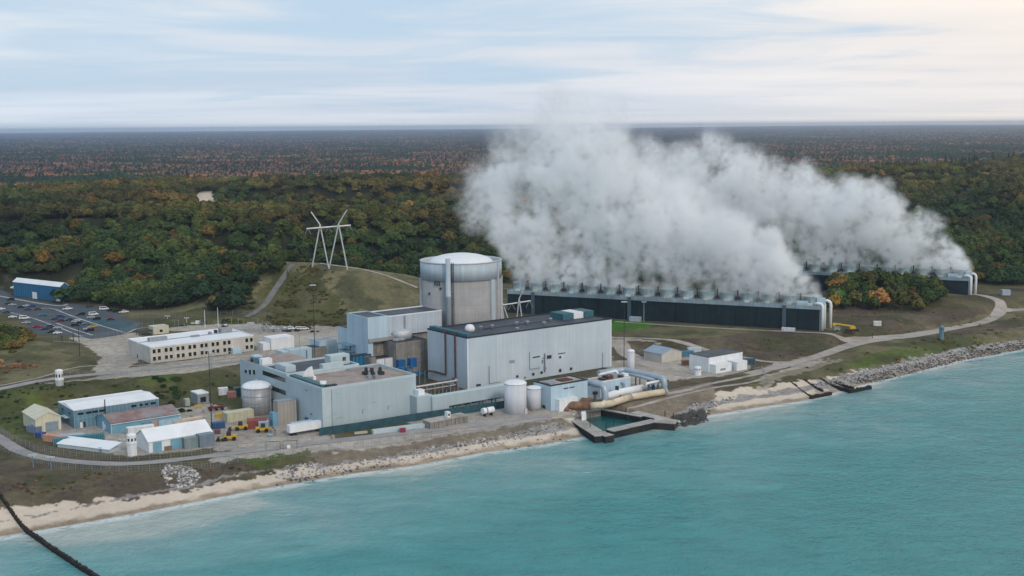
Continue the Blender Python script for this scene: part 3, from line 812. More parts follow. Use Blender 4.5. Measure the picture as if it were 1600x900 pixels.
class MB:
    def __init__(s): s.v = []; s.f = []

    def add(s, vs, fs):
        b = len(s.v); s.v += vs; s.f += [tuple(b + i for i in f) for f in fs]; return s

    def box(s, x0, x1, y0, y1, z0, z1):
        return s.add([(x0, y0, z0), (x1, y0, z0), (x1, y1, z0), (x0, y1, z0), (x0, y0, z1), (x1, y0, z1), (x1, y1, z1), (x0, y1, z1)],
                     [(0, 3, 2, 1), (4, 5, 6, 7), (0, 1, 5, 4), (1, 2, 6, 5), (2, 3, 7, 6), (3, 0, 4, 7)])

    def bar(s, p, q, wd, ht=None):
        """square bar between two points"""
        ht = ht or wd; p, q = Vector(p), Vector(q); d = (q - p).normalized()
        a = d.cross(Vector((0, 0, 1))); a = Vector((1, 0, 0)) if a.length < 1e-4 else a.normalized(); b = a.cross(d).normalized()
        vs = []
        for c in (p, q):
            for i, j in ((-1, -1), (1, -1), (1, 1), (-1, 1)): vs.append(tuple(c + a * i * wd / 2 + b * j * ht / 2))
        return s.add(vs, [(0, 1, 2, 3), (7, 6, 5, 4), (0, 4, 5, 1), (1, 5, 6, 2), (2, 6, 7, 3), (3, 7, 4, 0)])

    def lathe(s, cx, cy, prof, n=24, a0=0.0, a1=2 * math.pi):
        full = abs(a1 - a0 - 2 * math.pi) < 1e-6; m = n if full else n + 1
        vs = []
        for r, z in prof:
            for i in range(m):
                a = a0 + (a1 - a0) * i / n; vs.append((cx + r * math.cos(a), cy + r * math.sin(a), z))
        fs = []
        for k in range(len(prof) - 1):
            for i in range(n):
                j = (i + 1) % m
                fs.append((k * m + i, k * m + j, (k + 1) * m + j, (k + 1) * m + i))
        if full:
            fs.append(tuple(range(m - 1, -1, -1))); fs.append(tuple((len(prof) - 1) * m + i for i in range(m)))
        return s.add(vs, fs)

    def cyl(s, cx, cy, z0, z1, r0, r1=None, n=20): return s.lathe(cx, cy, [(r0, z0), (r1 or r0, z1)], n)

    def tube(s, pts, r, n=12, rnd=0):
        pts = [Vector(p) for p in pts]
        if rnd:                                     # rounded bends
            q = [pts[0]]
            for a, b, c in zip(pts[:-2], pts[1:-1], pts[2:]):
                d0 = min(rnd, (a - b).length * .45); d1 = min(rnd, (c - b).length * .45)
                p0 = b + (a - b).normalized() * d0; p1 = b + (c - b).normalized() * d1
                for t in (0, .25, .5, .75, 1): q.append(p0 * (1 - t) ** 2 + b * 2 * t * (1 - t) + p1 * t * t)
            q.append(pts[-1]); pts = q
        vs = []; fs = []; prev = None
        for i, p in enumerate(pts):
            d = (pts[min(i + 1, len(pts) - 1)] - pts[max(i - 1, 0)]).normalized()
            a = d.cross(Vector((0, 0, 1))) if prev is None else prev - d * prev.dot(d)
            if a.length < 1e-3: a = Vector((1, 0, 0)) - d * d.x
            a.normalize(); prev = a; b = d.cross(a)
            for k in range(n):
                t = 2 * math.pi * k / n; vs.append(tuple(p + a * r * math.cos(t) + b * r * math.sin(t)))
        for i in range(len(pts) - 1):
            for k in range(n):
                fs.append((i * n + k, i * n + (k + 1) % n, (i + 1) * n + (k + 1) % n, (i + 1) * n + k))
        fs.append(tuple(range(n))); fs.append(tuple((len(pts) - 1) * n + k for k in range(n - 1, -1, -1)))
        return s.add(vs, fs)

    def prism(s, poly, z0, z1):
        n = len(poly)
        return s.add([(x, y, z0) for x, y in poly] + [(x, y, z1) for x, y in poly],
                     [tuple(range(n - 1, -1, -1)), tuple(range(n, 2 * n))] + [(i, (i + 1) % n, n + (i + 1) % n, n + i) for i in range(n)])

    def sect(s, prof, x0, x1, axis='x'):
        """a yz profile pulled along x (or an xz profile pulled along y)"""
        n = len(prof)
        if axis == 'x': vs = [(x0, a, b) for a, b in prof] + [(x1, a, b) for a, b in prof]
        else: vs = [(a, x0, b) for a, b in prof] + [(a, x1, b) for a, b in prof]
        return s.add(vs, [tuple(range(n)), tuple(range(2 * n - 1, n - 1, -1))] + [(i, n + i, n + (i + 1) % n, (i + 1) % n) for i in range(n)])

    def build(s, name, mat, parent=None, smooth=False, label=None, kind=None, color=None):
        me = bpy.data.meshes.new(name); me.from_pydata(s.v, [], s.f); me.validate()
        bm = bmesh.new(); bm.from_mesh(me); bmesh.ops.recalc_face_normals(bm, faces=bm.faces); bm.to_mesh(me); bm.free()
        o = link(name, me, mat if not isinstance(mat, str) else M_[mat], parent, kind)
        if smooth:
            me.polygons.foreach_set('use_smooth', [len(p.vertices) == 4 for p in me.polygons])
        if label: o['label'] = label
        if color: o.color = (color[0], color[1], color[2], 1)
        return o


def tag(o, label, cat, group=None):
    o['label'] = label; o['category'] = cat
    if group: o['group'] = group
    return o


class T:
    """a thing: Empty at its base, local x along the front, y to the back"""

    def __init__(s, name, label, cat, xy, z=5.0, rot=0.0, group=None):
        s.o = bpy.data.objects.new(name, None); COL.objects.link(s.o); s.o.empty_display_size = 1
        s.x, s.y = xy; s.z = z; s.r = R(rot)
        s.o.location = (s.x, s.y, z); s.o.rotation_euler = (0, 0, s.r)
        tag(s.o, label, cat, group)

    def w(s, lx, ly, lz=0.0):
        c, k = math.cos(s.r), math.sin(s.r)
        return (s.x + lx * c - ly * k, s.y + lx * k + ly * c, s.z + lz)

    def loc(s, x, y):
        c, k = math.cos(-s.r), math.sin(-s.r); dx, dy = x - s.x, y - s.y
        return (dx * c - dy * k, dx * k + dy * c)

    def solve(s, px, axis, at=(0, 0), z=0.0, lo=-300, hi=300):
        f = lambda t: proj(*s.w(at[0] + (t if axis == 'x' else 0), at[1] + (t if axis == 'y' else 0), z))[0] - px
        a, b = lo, hi
        # keep to the branch in front of the camera
        a = max(a, -120); b = min(b, 160); fa = f(a)
        for _ in range(60):
            m = (a + b) / 2; fm = f(m)
            if (fm > 0) == (fa > 0): a, fa = m, fm
            else: b = m
        return (a + b) / 2

    def hz(s, py, lx=0, ly=0):
        a, b = 0, 90
        for _ in range(50):
            m = (a + b) / 2
            if proj(*s.w(lx, ly, m))[1] > py: a = m
            else: b = m
        return a

    def face(s, px, py, f='F', off=0.0):
        """photo point on the plane y=off (F) or x=off (L): (along, height)"""
        dx, dy = px - 800.0, 450.0 - py
        a = dx * cr + dy * sr; b = -dx * sr + dy * cr
        d = fw * F + rt * a + up * b
        c, k = math.cos(-s.r), math.sin(-s.r)
        ox, oy = s.loc(0, 0); ddx, ddy = d.x * c - d.y * k, d.x * k + d.y * c
        if f == 'F': t = (off - oy) / ddy; return (ox + ddx * t, CAMZ - s.z + d.z * t)
        t = (off - ox) / ddx; return (oy + ddy * t, CAMZ - s.z + d.z * t)

    def roof(s, px, py, lz):
        return s.loc(*P(px, py, s.z + lz))

    def win(s, f, a0, a1, z0, z1, mat='glass', name='window', d=0.06, off=0.0, frame=False):
        mb = MB()
        if f == 'F': mb.box(a0, a1, off - d, off + 0.02, z0, z1)
        else: mb.box(off - d, off + 0.02, a0, a1, z0, z1)
        o = mb.build(name, mat, s.o)
        if frame:
            fb = MB(); g = 0.16; e = d + 0.06
            for (b0, b1, c0, c1) in ((a0 - g, a1 + g, z1, z1 + g), (a0 - g, a1 + g, z0 - g, z0), (a0 - g, a0, z0, z1), (a1, a1 + g, z0, z1)):
                if f == 'F': fb.box(b0, b1, off - e, off + 0.01, c0, c1)
                else: fb.box(off - e, off + 0.01, b0, b1, c0, c1)
            fb.build('frame', frame if isinstance(frame, str) else 'galv', o)
        return o

    def part(s, name, mb, mat, **k): return mb.build(name, mat, s.o, **k)


def bld(name, label, cat, base, left, right, top, z=5.0, rot=37.0, corner='left', group=None):
    """base = photo point of the nearest base corner; left/right = photo x of the far ends; top = photo y above the corner"""
    t = T(name, label, cat, P(base[0], base[1], z), z, rot, group)
    if corner == 'left':
        t.L = t.solve(right, 'x'); t.W = t.solve(left, 'y')
    else:
        t.L = -t.solve(left, 'x'); t.W = t.solve(right, 'y')
    t.H = t.hz(top)
    if corner == 'right':
        x, y, _ = t.w(-t.L, 0); t.x, t.y = x, y; t.o.location = (x, y, z)
    print('%-22s L %.1f W %.1f H %.1f at %.0f %.0f' % (name, t.L, t.W, t.H, t.x, t.y))
    return t


def flat(t, wall, roof, coping=None, par=0.6, x0=0, x1=None, y0=0, y1=None, z0=-1.5, z1=None, cw=0.35):
    x1 = t.L if x1 is None else x1; y1 = t.W if y1 is None else y1; z1 = t.H if z1 is None else z1
    t.part('wall', MB().box(x0, x1, y0, y1, z0, z1 - par), wall)
    t.part('roof', MB().box(x0 + cw, x1 - cw, y0 + cw, y1 - cw, z1 - par, z1 - par + 0.12), roof)
    m = MB(); e = 0.04
    m.box(x0 - e, x1 + e, y0 - e, y0 + cw, z1 - par, z1); m.box(x0 - e, x1 + e, y1 - cw, y1 + e, z1 - par, z1)
    m.box(x0 - e, x0 + cw, y0 + cw, y1 - cw, z1 - par, z1); m.box(x1 - cw, x1 + e, y0 + cw, y1 - cw, z1 - par, z1)
    t.part('parapet', m, coping or wall)


def gable(t, wall, roof, eave, ridge, along='x', over=0.5, th=0.25, rib='white', trim=True):
    L, W = t.L, t.W
    if along == 'x':
        t.part('wall', MB().sect([(0, -1.5), (W, -1.5), (W, eave), (W / 2, ridge), (0, eave)], 0, L, 'x'), wall)
        k = (ridge - eave) / (W / 2); m = MB()
        m.sect([(-over, eave - over * k + .02), (W / 2, ridge + .02), (W / 2, ridge + th), (-over, eave - over * k + th)], -over, L + over, 'x')
        m.sect([(W + over, eave - over * k + .02), (W + over, eave - over * k + th), (W / 2, ridge + th), (W / 2, ridge + .02)], -over, L + over, 'x')
    else:
        t.part('wall', MB().sect([(0, -1.5), (L, -1.5), (L, eave), (L / 2, ridge), (0, eave)], 0, W, 'y'), wall)
        k = (ridge - eave) / (L / 2); m = MB()
        m.sect([(-over, eave - over * k + .02), (L / 2, ridge + .02), (L / 2, ridge + th), (-over, eave - over * k + th)], -over, W + over, 'y')
        m.sect([(L + over, eave - over * k + .02), (L + over, eave - over * k + th), (L / 2, ridge + th), (L / 2, ridge + .02)], -over, W + over, 'y')
    t.part('roof', m, roof)


def ribbon(name, pix, z, width, mat, lift=0.12, zfun=True, world=None):
    pts = [Vector((a, b)) for a, b in (world or ([G(*p) for p in pix] if z is None else PL(pix, z)))]
    # smooth (Catmull-Rom) and resample
    q = []
    for i in range(len(pts) - 1):
        p0, p1, p2, p3 = pts[max(i - 1, 0)], pts[i], pts[i + 1], pts[min(i + 2, len(pts) - 1)]
        n = max(2, int((p2 - p1).length / 1.5))
        for k in range(n):
            t = k / n
            q.append(0.5 * ((2 * p1) + (p2 - p0) * t + (2 * p0 - 5 * p1 + 4 * p2 - p3) * t * t + (3 * p1 - p0 - 3 * p2 + p3) * t ** 3))
    q.append(pts[-1])
    vs = []; fs = []; C = 5
    for i, p in enumerate(q):
        d = (q[min(i + 1, len(q) - 1)] - q[max(i - 1, 0)]).normalized(); nrm = Vector((-d.y, d.x))
        wd = width(i / (len(q) - 1)) if callable(width) else width
        jit = 0.25 * math.sin(i * 1.7) + 0.2 * math.sin(i * 0.43)
        for k in range(C):
            c = p + nrm * ((k / (C - 1) - 0.5) * (wd + (jit if k in (0, C - 1) else 0)))
            vs.append((c.x, c.y, 0))
    a = np.array(vs); zz = H(a[:, 0], a[:, 1]) + lift
    vs = [(v[0], v[1], float(h)) for v, h in zip(vs, zz)]
    for i in range(len(q) - 1):
        for k in range(C - 1): fs.append((i * C + k, (i + 1) * C + k, (i + 1) * C + k + 1, i * C + k + 1))
    me = bpy.data.meshes.new(name); me.from_pydata(vs, [], fs)
    return link(name, me, M_[mat], kind='structure')


def pad(name, pix, z, mat, lift=0.1):
    poly = PL(pix, z)
    m = MB().add([(x, y, z + lift) for x, y in poly], [tuple(range(len(poly)))])
    return m.build(name, mat, kind='structure')


def copy_tree(o, loc=None, rz=None, label=None, group=None, parent=None, color=None):
    c = o.copy(); COL.objects.link(c)
    if parent: c.parent = parent
    if loc: c.location = loc
    if rz is not None: c.rotation_euler = (0, 0, rz)
    if label: c['label'] = label
    if group: c['group'] = group
    if color and o.type == 'MESH': c.color = (color[0], color[1], color[2], 1)
    for ch in o.children: copy_tree(ch, parent=c, color=color)
    return c
# ------------------------------------------------------------------ roads and paved ground
pad('parking_lot', [(-150, 462), (0, 452), (24, 464), (96, 476), (112, 474), (215, 489), (226, 502), (200, 522), (150, 529), (84, 537), (60, 526), (34, 500), (0, 488), (-150, 492)], 9.0, 'asphalt', 0.07)
pad('parking_patch', [(100, 505), (172, 498), (218, 510), (196, 520), (183, 515), (150, 510)], 9.0, 'asphalt2', 0.085)
for a in ([(52, 483), (80, 482), (110, 493), (145, 505), (195, 520)], [(10, 487), (50, 497), (92, 512), (128, 526)], [(88, 505), (116, 515), (145, 524)]):
    ribbon('parking_aisle_line', a, 9.0, 0.9, 'line', 0.11)
ribbon('parking_kerb', [(-20, 459), (22, 467), (60, 474), (94, 478), (106, 475)], 9.0, 2.2, 'kerb', 0.14)
ribbon('parking_kerb', [(84, 539), (120, 536), (150, 531), (178, 526), (196, 522), (214, 514), (240, 511)], 9.0, 1.3, 'kerb', 0.14)
ribbon('upper_road', [(-80, 622), (0, 608), (60, 596), (120, 588), (200, 581), (300, 571), (400, 561), (470, 551), (540, 541)], 9.0, 5.5, 'road', 0.14)
ribbon('upper_road_edge', [(0, 603), (60, 591), (110, 578), (150, 573), (200, 572), (300, 566), (400, 556)], 9.0, 1.2, 'kerb', 0.16)
ribbon('perimeter_road', [(-70, 645), (0, 686), (30, 704), (62, 714), (111, 721), (178, 725), (244, 722), (350, 710), (440, 699), (520, 689), (640, 675), (760, 660), (860, 648)], 5.0, 5.0, 'road', 0.13)
ribbon('tower_road', [(955, 531), (1010, 532), (1060, 535), (1110, 540), (1160, 549), (1200, 556), (1250, 556), (1290, 545), (1330, 532)], 8.0, 3.6, 'groad', 0.14)
ribbon('lake_road', [(1170, 575), (1225, 562), (1280, 547), (1325, 532), (1370, 522), (1430, 515), (1487, 505), (1535, 496), (1560, 484), (1562, 475), (1535, 466), (1512, 464)], 8.0, lambda t: 7 + 4 * math.exp(-((t - .45) / .12) ** 2), 'groad', 0.17)
ribbon('tower_apron', [(960, 503), (1100, 512), (1200, 517), (1290, 521), (1330, 523), (1385, 518)], 9.0, lambda t: 3 + 8 * sstep(.78, .9, t), 'groad', 0.2)
ribbon('far_road', [(1562, 478), (1600, 474), (1660, 468)], 9.0, 6, 'groad', 0.12)
ribbon('shore_track', [(640, 683), (760, 664), (860, 650), (955, 637), (1030, 622), (1110, 606), (1170, 597), (1200, 590)], 5.0, 1.6, 'groad', 0.12)
ribbon('yard_track', [(1000, 618), (1060, 612), (1110, 600), (1160, 590), (1200, 580), (1215, 566)], 5.0, 3.0, 'groad', 0.12)
ribbon('yard_road', [(960, 540), (1000, 560), (1040, 575), (1080, 583)], 6.0, 9.0, 'groad', 0.1)
ribbon('hill_track', [(385, 496), (412, 478), (432, 450), (448, 427), (458, 414)], None, 3.4, 'dkroad', 0.3)
ribbon('hill_path', [(500, 412), (560, 420), (600, 430), (640, 445), (652, 450)], None, 2.2, 'groad', 0.25)

# ------------------------------------------------------------------ turbine building
t = bld('turbine_building', 'large pale blue clad turbine hall with dark flat roof before the round containment', 'building', (731, 609), 669, 955, 527)
TB = t
flat(t, 'turb', 'dkroof', 'dark', par=0.7)
h = t.H
m = MB().box(-0.06, 0.5, -0.06, 0.25, -1, h - .7); m.box(t.L - .5, t.L + .07, -.07, .25, -1, h - .7); t.part('corner_trim', m, 'white')
m = MB().box(0.5, 3.2, 1, t.W - 1, h - .58, h + 1.1); t.part('louver_screen', m, 'teal')
for k, (a, b) in enumerate(((880, 896), (896, 911), (911, 946))):
    x0, y0 = t.roof(a, 497, h); x1, _ = t.roof(b, 499 if k == 2 else 497, h)
    t.part('roof_unit', MB().box(t.L - 20 + k * 6.6, t.L - 14 + k * 6.6, 12, 22, h - .6, h + 2.4), 'teal' if k != 1 else 'white')
for px, py in ((751, 513), (769, 511), (807, 506), (824, 505), (860, 500), (881, 497), (808, 515), (850, 506)):
    x, y = t.roof(px, py, h)
    m = MB().cyl(x, y, h - .6, h + .5, 0.45, 0.45, 10); m.cyl(x, y, h + .5, h + 1.1, 1.1, 0.7, 12); t.part('roof_vent', m, 'grey', smooth=True)
x, y = t.roof(734, 515, h)
m = MB().lathe(x, y, [(2.3, h - .6), (2.3, h + .6), (2.0, h + 1.6), (1.2, h + 2.3), (.2, h + 2.5)], 16); t.part('exhaust_hood', m, 'white', smooth=True)
t.part('roof_walkway', MB().box(20, 60, 15.0, 16.4, h - .57, h - .4), 'dark')
for y_, z0 in ((t.solve(698, 'y'), 4.2), (t.solve(713, 'y'), -0.5)):
    pts = [(-.5, y_, h + 1.0), (-.5, y_, z0)]
    if z0 > 0: pts += [(-.5, y_ + 9, z0), (-2.5, y_ + 14, z0)]
    t.part('rusty_downpipe', MB().tube(pts, 0.38, 8, 1.0), 'rust')
for (a, b, c, d, mt) in ((796, 562, 804, 568, 'grey'), (832.5, 556, 843.5, 559.5, 'dark'), (854.5, 554.5, 861.5, 561, 'dark'), (872, 550.5, 883, 553.5, 'dark'), (744, 599.5, 751, 604, 'dark')):
    (u0, v0), (u1, v1) = t.face(a, d), t.face(c, b)
    t.win('F', u0, u1, v0, v1, mt, 'wall_louver', 0.12)
for (a, b, r) in ((808, 588, 1.0), (833, 584.5, 1.1), (846, 582, 1.1), (875, 579, 1.2), (892, 576, 1.1), (875, 558, .9), (875, 577, .6), (820, 590, .6)):
    u, v = t.face(a, b); t.part('wall_port', MB().tube([(u, -.3, v), (u, .05, v)], r * .62, 14), 'dark')
m = MB()
for (a, b, c, d) in ((850, 552, 851, 581), (846.5, 562, 848, 567), (847, 558, 852, 559.2), (849.3, 572, 851.8, 578)):
    (u0, v0), (u1, v1) = t.face(a, d), t.face(c, b); m.box(u0, u1, -.7, .0, v0, v1)
t.part('wall_piping', m, 'grey')
for a in (941, 764, 827): # slim railings and conduits at the foot of the wall
    u, v = t.face(a, 592 if a < 800 else 570); t.part('conduit', MB().tube([(u, -.4, v + 6), (u, -.4, v - 2), (u + 6, -.4, v - 2)], .13, 6, .5), 'grey')

# ------------------------------------------------------------------ containment building
cd = 600.0
cx0 = (720 - 800) / F * cd
c = T('containment_building', 'round grey concrete containment with pale steel band and white domed top', 'building', (cx0, cd), 5.0, 37)
RC = 19.8; ZR = 49.9; ZB = ZR - 8.6
c.part('wall', MB().lathe(0, 0, [(RC, -1), (RC, ZB + .5)], 72), 'conc', smooth=True)
c.part('steel_band', MB().lathe(0, 0, [(RC + .45, ZB), (RC + .45, ZR), (RC - .3, ZR), (RC - .3, ZR - 1.6)], 72), 'steel', smooth=True)
c.part('rim', MB().lathe(0, 0, [(RC - .32, ZR - 1.2), (RC - .32, ZR + .1), (RC + .6, ZR + .1), (RC + .6, ZR - .35), (RC + .44, ZR - .35)], 72, 0, 2 * math.pi - 1e-3), 'galv', smooth=True)
c.part('roof_gutter', MB().lathe(0, 0, [(RC - .4, ZR - 2), (15.5, ZR - 1.7)], 72), 'dark')
prof = [(15.9 * math.cos(a), ZR - 1.5 + 4.7 * math.sin(a)) for a in np.linspace(0, math.pi / 2 - .01, 14)]
c.part('dome', MB().lathe(0, 0, prof, 64), 'dome', smooth=True)
vl = Vector(c.loc(0, 0)); av = math.atan2(vl.y, vl.x)           # bearing of the camera seen from the building


def cang(px):
    k = max(-1, min(1, (px - 720) / 63.5)); return av + math.asin(k)


for k in range(6):
    a = av + R(-84 + 60 * k + 0)
    a = {0: cang(657.5), 1: cang(768)}.get(k, av + R(100 + 45 * (k - 2)))
    m = MB(); w_ = 1.5 if k else 1.2
    ca, sa = math.cos(a), math.sin(a)
    q = [(RC - .5, -w_), (RC + .95, -w_), (RC + .95, w_), (RC - .5, w_)]
    m.prism([(x * ca - y * sa, x * sa + y * ca) for x, y in q], -1, ZB + (.0))
    c.part('pilaster', m, 'steel')
for px, w_, mt, ht, nm in ((699.5, .9, 'steel', ZB, 'pilaster'), (776, .5, 'galv', ZR - .5, 'pilaster')):
    a = cang(px); ca, sa = math.cos(a), math.sin(a); q = [(RC - .5, -w_), (RC + 1.0, -w_), (RC + 1.0, w_), (RC - .5, w_)]
    c.part(nm, MB().prism([(x * ca - y * sa, x * sa + y * ca) for x, y in q], -1, ht), mt)
a = cang(702); ca, sa = math.cos(a), math.sin(a)
c.part('vent_stack', MB().lathe((RC + 2.2) * ca, (RC + 2.2) * sa, [(1.25, 12), (1.25, 34), (1.35, 34.1), (1.35, 35), (1.2, 35.1), (1.2, 52.6), (1.0, 52.6), (1.0, 51.5)], 16), 'steel', smooth=True)
a = cang(707.5); ca, sa = math.cos(a), math.sin(a); m = MB()
for s_ in (-.45, .45): m.bar(((RC + 1.1) * ca - s_ * sa, (RC + 1.1) * sa + s_ * ca, 10), ((RC + 1.1) * ca - s_ * sa, (RC + 1.1) * sa + s_ * ca, ZR + .8), .22)
for z_ in np.arange(10, ZR, 1.2): m.bar(((RC + 1.1) * ca + .45 * sa, (RC + 1.1) * sa - .45 * ca, z_), ((RC + 1.1) * ca - .45 * sa, (RC + 1.1) * sa + .45 * ca, z_), .2)
c.part('ladder', m, 'dark')
for px, dz in ((670.5, 12), (688, 6)):
    a = cang(px); ca, sa = math.cos(a), math.sin(a); c.part('wall_box', MB().cyl((RC + .1) * ca, (RC + .1) * sa, ZB - dz / 2 - 1, ZB - dz / 2, .5, .5, 8), 'dark')
m = MB()
for k in range(3):
    a = cang(680 + 3.6 * k); m.bar(((RC + .35) * math.cos(a), (RC + .35) * math.sin(a), ZB), ((RC + .35) * math.cos(a), (RC + .35) * math.sin(a), ZB - 2.2), .4)
c.part('band_brackets', m, 'dark')

# ------------------------------------------------------------------ auxiliary building
ad = 553.0
t = T('auxiliary_building', 'tall light blue clad block with dark flat roof joined to the left of the containment', 'building', ((571.4 - 800) / F * ad, ad), 5.0, 37)
t.L = t.solve(691, 'x', z=28); t.W = t.solve(541.6, 'y', z=28); t.H = t.hz(496.5); AX = t
print('aux', t.L, t.W, t.H)
xs = t.solve(606, 'x', z=25)
zl = t.face(575, 530)[1]                      # underside of the upper storey
flat(t, 'aux', 'dkroof', 'aux', par=.6, x1=xs, z0=zl)
t.part('wall', MB().box(xs, t.L, .6, t.W - 2, zl, t.H - .9), 'auxg'); t.part('roof', MB().box(xs + .2, t.L, .9, t.W - 2.4, t.H - .9, t.H - .7), 'dkroof')
m = MB().box(xs, t.L, .5, .9, t.H - .9, t.H - .4); m.box(xs, t.L, t.W - 2.4, t.W - 2, t.H - .9, t.H - .2); t.part('parapet', m, 'white')
t.part('lower_wall', MB().box(0, 2.5, 0, t.W, -1, zl), 'aux')
t.part('recess_wall', MB().box(2.5, t.L, 2.2, t.W, -1, zl - .02), 'concd')
t.part('ledge', MB().box(0.02, t.solve(640, 'x', z=20), -.9, 2.2, zl - 1.6, zl - .02), 'conc', label='jutting concrete ledge under the blue cladding')
u = t.solve(633, 'x', z=25); t.part('downpipe', MB().tube([(u, .3, t.H - 1), (u, .3, zl + .2)], .45, 8), 'grey')
u, v = t.face(616, 522); t.part('wall_louver', MB().box(u - 1.2, u + 1.2, .45, .65, v - .4, v + .4), 'dark')
w2 = t.solve(526, 'y', z=20); hh = t.hz(514, 0, t.W)
t.part('side_block', MB().box(.5, 12, t.W, w2, -1, hh), 'aux'); t.part('side_block_roof', MB().box(.8, 11.7, t.W + .1, w2 - .3, hh, hh + .12), 'dkroof')
m = MB()                                     # steel stair cage at the foot of the left face
yy = t.solve(548, 'y', z=10)
for a_ in (-4, 0):
    for b_ in (yy - 5, yy, yy + 5): m.bar((a_ - .2, b_, 5), (a_ - .2, b_, 14), .25)
for z_ in (8, 11, 14): m.box(-4.3, 0, yy - 5, yy + 5, z_, z_ + .15)
t.part('stair_cage', m, 'blue')

t = T('concrete_block_building', 'bare tan grey concrete block with round vents on its roof beside the turbine hall', 'building', P(620, 592, 5), 5.0, 37)
t.L = t.solve(668, 'x'); t.H = t.hz(536); t.W = 16
t.part('wall', MB().box(0, t.L, 0, t.W, -1, t.H), 'concd'); t.part('roof', MB().box(.3, t.L - .3, .3, t.W - .3, t.H, t.H + .15), 'dark')
t.part('tank_top', MB().lathe(9, 10, [(5.2, t.H), (5.2, t.H + 3.4), (4.4, t.H + 4.1), (.1, t.H + 4.6)], 28), 'galv', smooth=True, label='pale round tank top behind the roof')
for x_ in (2.6, 5.2): t.part('roof_fan', MB().lathe(x_, 4, [(1.9, t.H + .15), (1.9, t.H + 1.1), (.3, t.H + 1.5)], 16), 'grey', smooth=True)
t.part('floor_seam', MB().box(-.05, t.L, -.12, 0, t.H * .42, t.H * .42 + .3), 'grey')
t = bld('blue_plant_room', 'strong blue metal box in front of the concrete recess of the tall light blue block', 'shed', (553, 596), 549, 581, 557)
t.W = max(4, t.W); flat(t, 'cobalt', 'dark', 'dark', par=.3)
t = bld('concrete_pier_block', 'narrow weathered concrete pier right of the strong blue metal box', 'building', (580, 596), 577, 588, 559); t.W = 5; flat(t, 'concd', 'dark', par=.2)
t = bld('white_plant_room', 'white walled low plant room with a dark centre joint behind the tan roof', 'shed', (589, 594), 587, 619, 561); t.W = 8
flat(t, 'white', 'dark', 'grey', par=.3); t.part('joint', MB().box(t.L * .42, t.L * .44, -.08, 0, 0, t.H - .3), 'dark')
t = T('steel_platform', 'blue steel stairs and gantry platform between the low buildings and turbine hall', 'platform', P(622, 608, 5), 5.0, 37)
m = MB()
Lp = t.solve(664, 'x')
for x_ in np.linspace(0, Lp, 6):
    for y_ in (0, 5): m.bar((x_, y_, 0), (x_, y_, 9.5 if x_ < Lp * .5 else 6.5), .3)
t.part('frame', m, 'blue')
t.part('deck', MB().box(0, Lp * .55, 0, 5, 8.2, 8.5).box(Lp * .5, Lp, 0, 5, 5.2, 5.5), 'cobalt2')
m = MB()
for x_ in np.arange(0, Lp * .55, 1.0): m.bar((x_, 0, 8.5), (x_, 0, 9.6), .08)
m.bar((0, 0, 9.6), (Lp * .55, 0, 9.6), .12); m.bar((0, 5, 9.6), (Lp * .55, 5, 9.6), .12); t.part('railing', m, 'blue')
m = MB()
for k in range(12): m.box(Lp * .3 + k * .55, Lp * .3 + k * .55 + .6, -1.3, -.1, 8.2 - k * .68, 8.3 - k * .68)
t.part('stairs', m, 'cobalt2')
for x_ in (1.5, 7.5): t.part('blue_unit', MB().box(x_, x_ + 3.4, 1.2, 4, 8.5, 12.6), 'cobalt2')
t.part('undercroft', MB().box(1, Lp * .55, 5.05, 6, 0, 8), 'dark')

# ------------------------------------------------------------------ service and administration buildings
t = bld('service_building', 'pale green blue windowless block with a tan gravel roof nearest the shore', 'building', (505, 675), 448, 651, 606.5); SV = t
t.W = t.solve(448, 'y', z=t.H)
flat(t, 'serv', 'tanroof', 'servtrim', par=1.0, cw=.5)
h = t.H
t.part('corner_trim', MB().box(-.05, 3.6, -.05, .02, -1, h - 1), 'servtrim')
t.part('roof_screen', MB().box(.8, 3.4, 2, t.W - 1, h - .9, h + .6), 'teal')
t.part('roof_screen', MB().box(2.5, 7.0, .8, 2.6, h - .9, h + .5), 'dark')
t.part('wall_seam', MB().box(3.9, 4.05, -.06, .02, 0, h - 1), 'teal')
for (a, b, c_, d) in ((524, 614, 530, 615), (566, 638.5, 575, 640), (605.5, 632.5, 614, 634), (566, 640, 567, 646), (606, 634, 607, 640), (520, 646, 526, 647.2), (580, 627.5, 587, 628.5), (526, 652, 535, 653)):
    (u0, v0), (u1, v1) = t.face(a, d), t.face(c_, b); t.win('F', u0, u1, v0, v1, 'grey', 'wall_bracket', .15)
for (a, b, c_, d) in ((477, 608, 481, 611), (485, 645, 488, 649)):
    (u0, v0), (u1, v1) = t.face(c_, d, 'L'), t.face(a, b, 'L'); t.win('L', u0, u1, v0, v1, 'blue', 'wall_vent', .1)
u, v = t.face(480, 664, 'L'); t.win('L', u - 1.5, u + 1.5, -.5, 3.2, 'cobalt2', 'door', .15)
x, y = t.roof(491, 590, h)
m = MB()                                     # dish aerial: thick white shell
for k in range(7):
    a0, a1 = R(100 + k * 11), R(100 + (k + 1) * 11)
    m.add([(x, y, h + .4), (x + 4.2 * math.cos(a0), y + .2 * k, h + .4 + 4.2 * math.sin(a0)), (x + 4.2 * math.cos(a1), y + .2 * k + .2, h + .4 + 4.2 * math.sin(a1)),
           (x + .25, y + .8, h + .4), (x + .25 + 4.2 * math.cos(a0), y + .8 + .2 * k, h + .4 + 4.2 * math.sin(a0)), (x + .25 + 4.2 * math.cos(a1), y + 1 + .2 * k, h + .4 + 4.2 * math.sin(a1))],
          [(0, 1, 2), (5, 4, 3), (1, 4, 5, 2), (0, 3, 4, 1), (2, 5, 3, 0)])
m.box(x - .6, x + .6, y - .4, y + .8, h - .9, h + .6); t.part('dish_aerial', m, 'white')
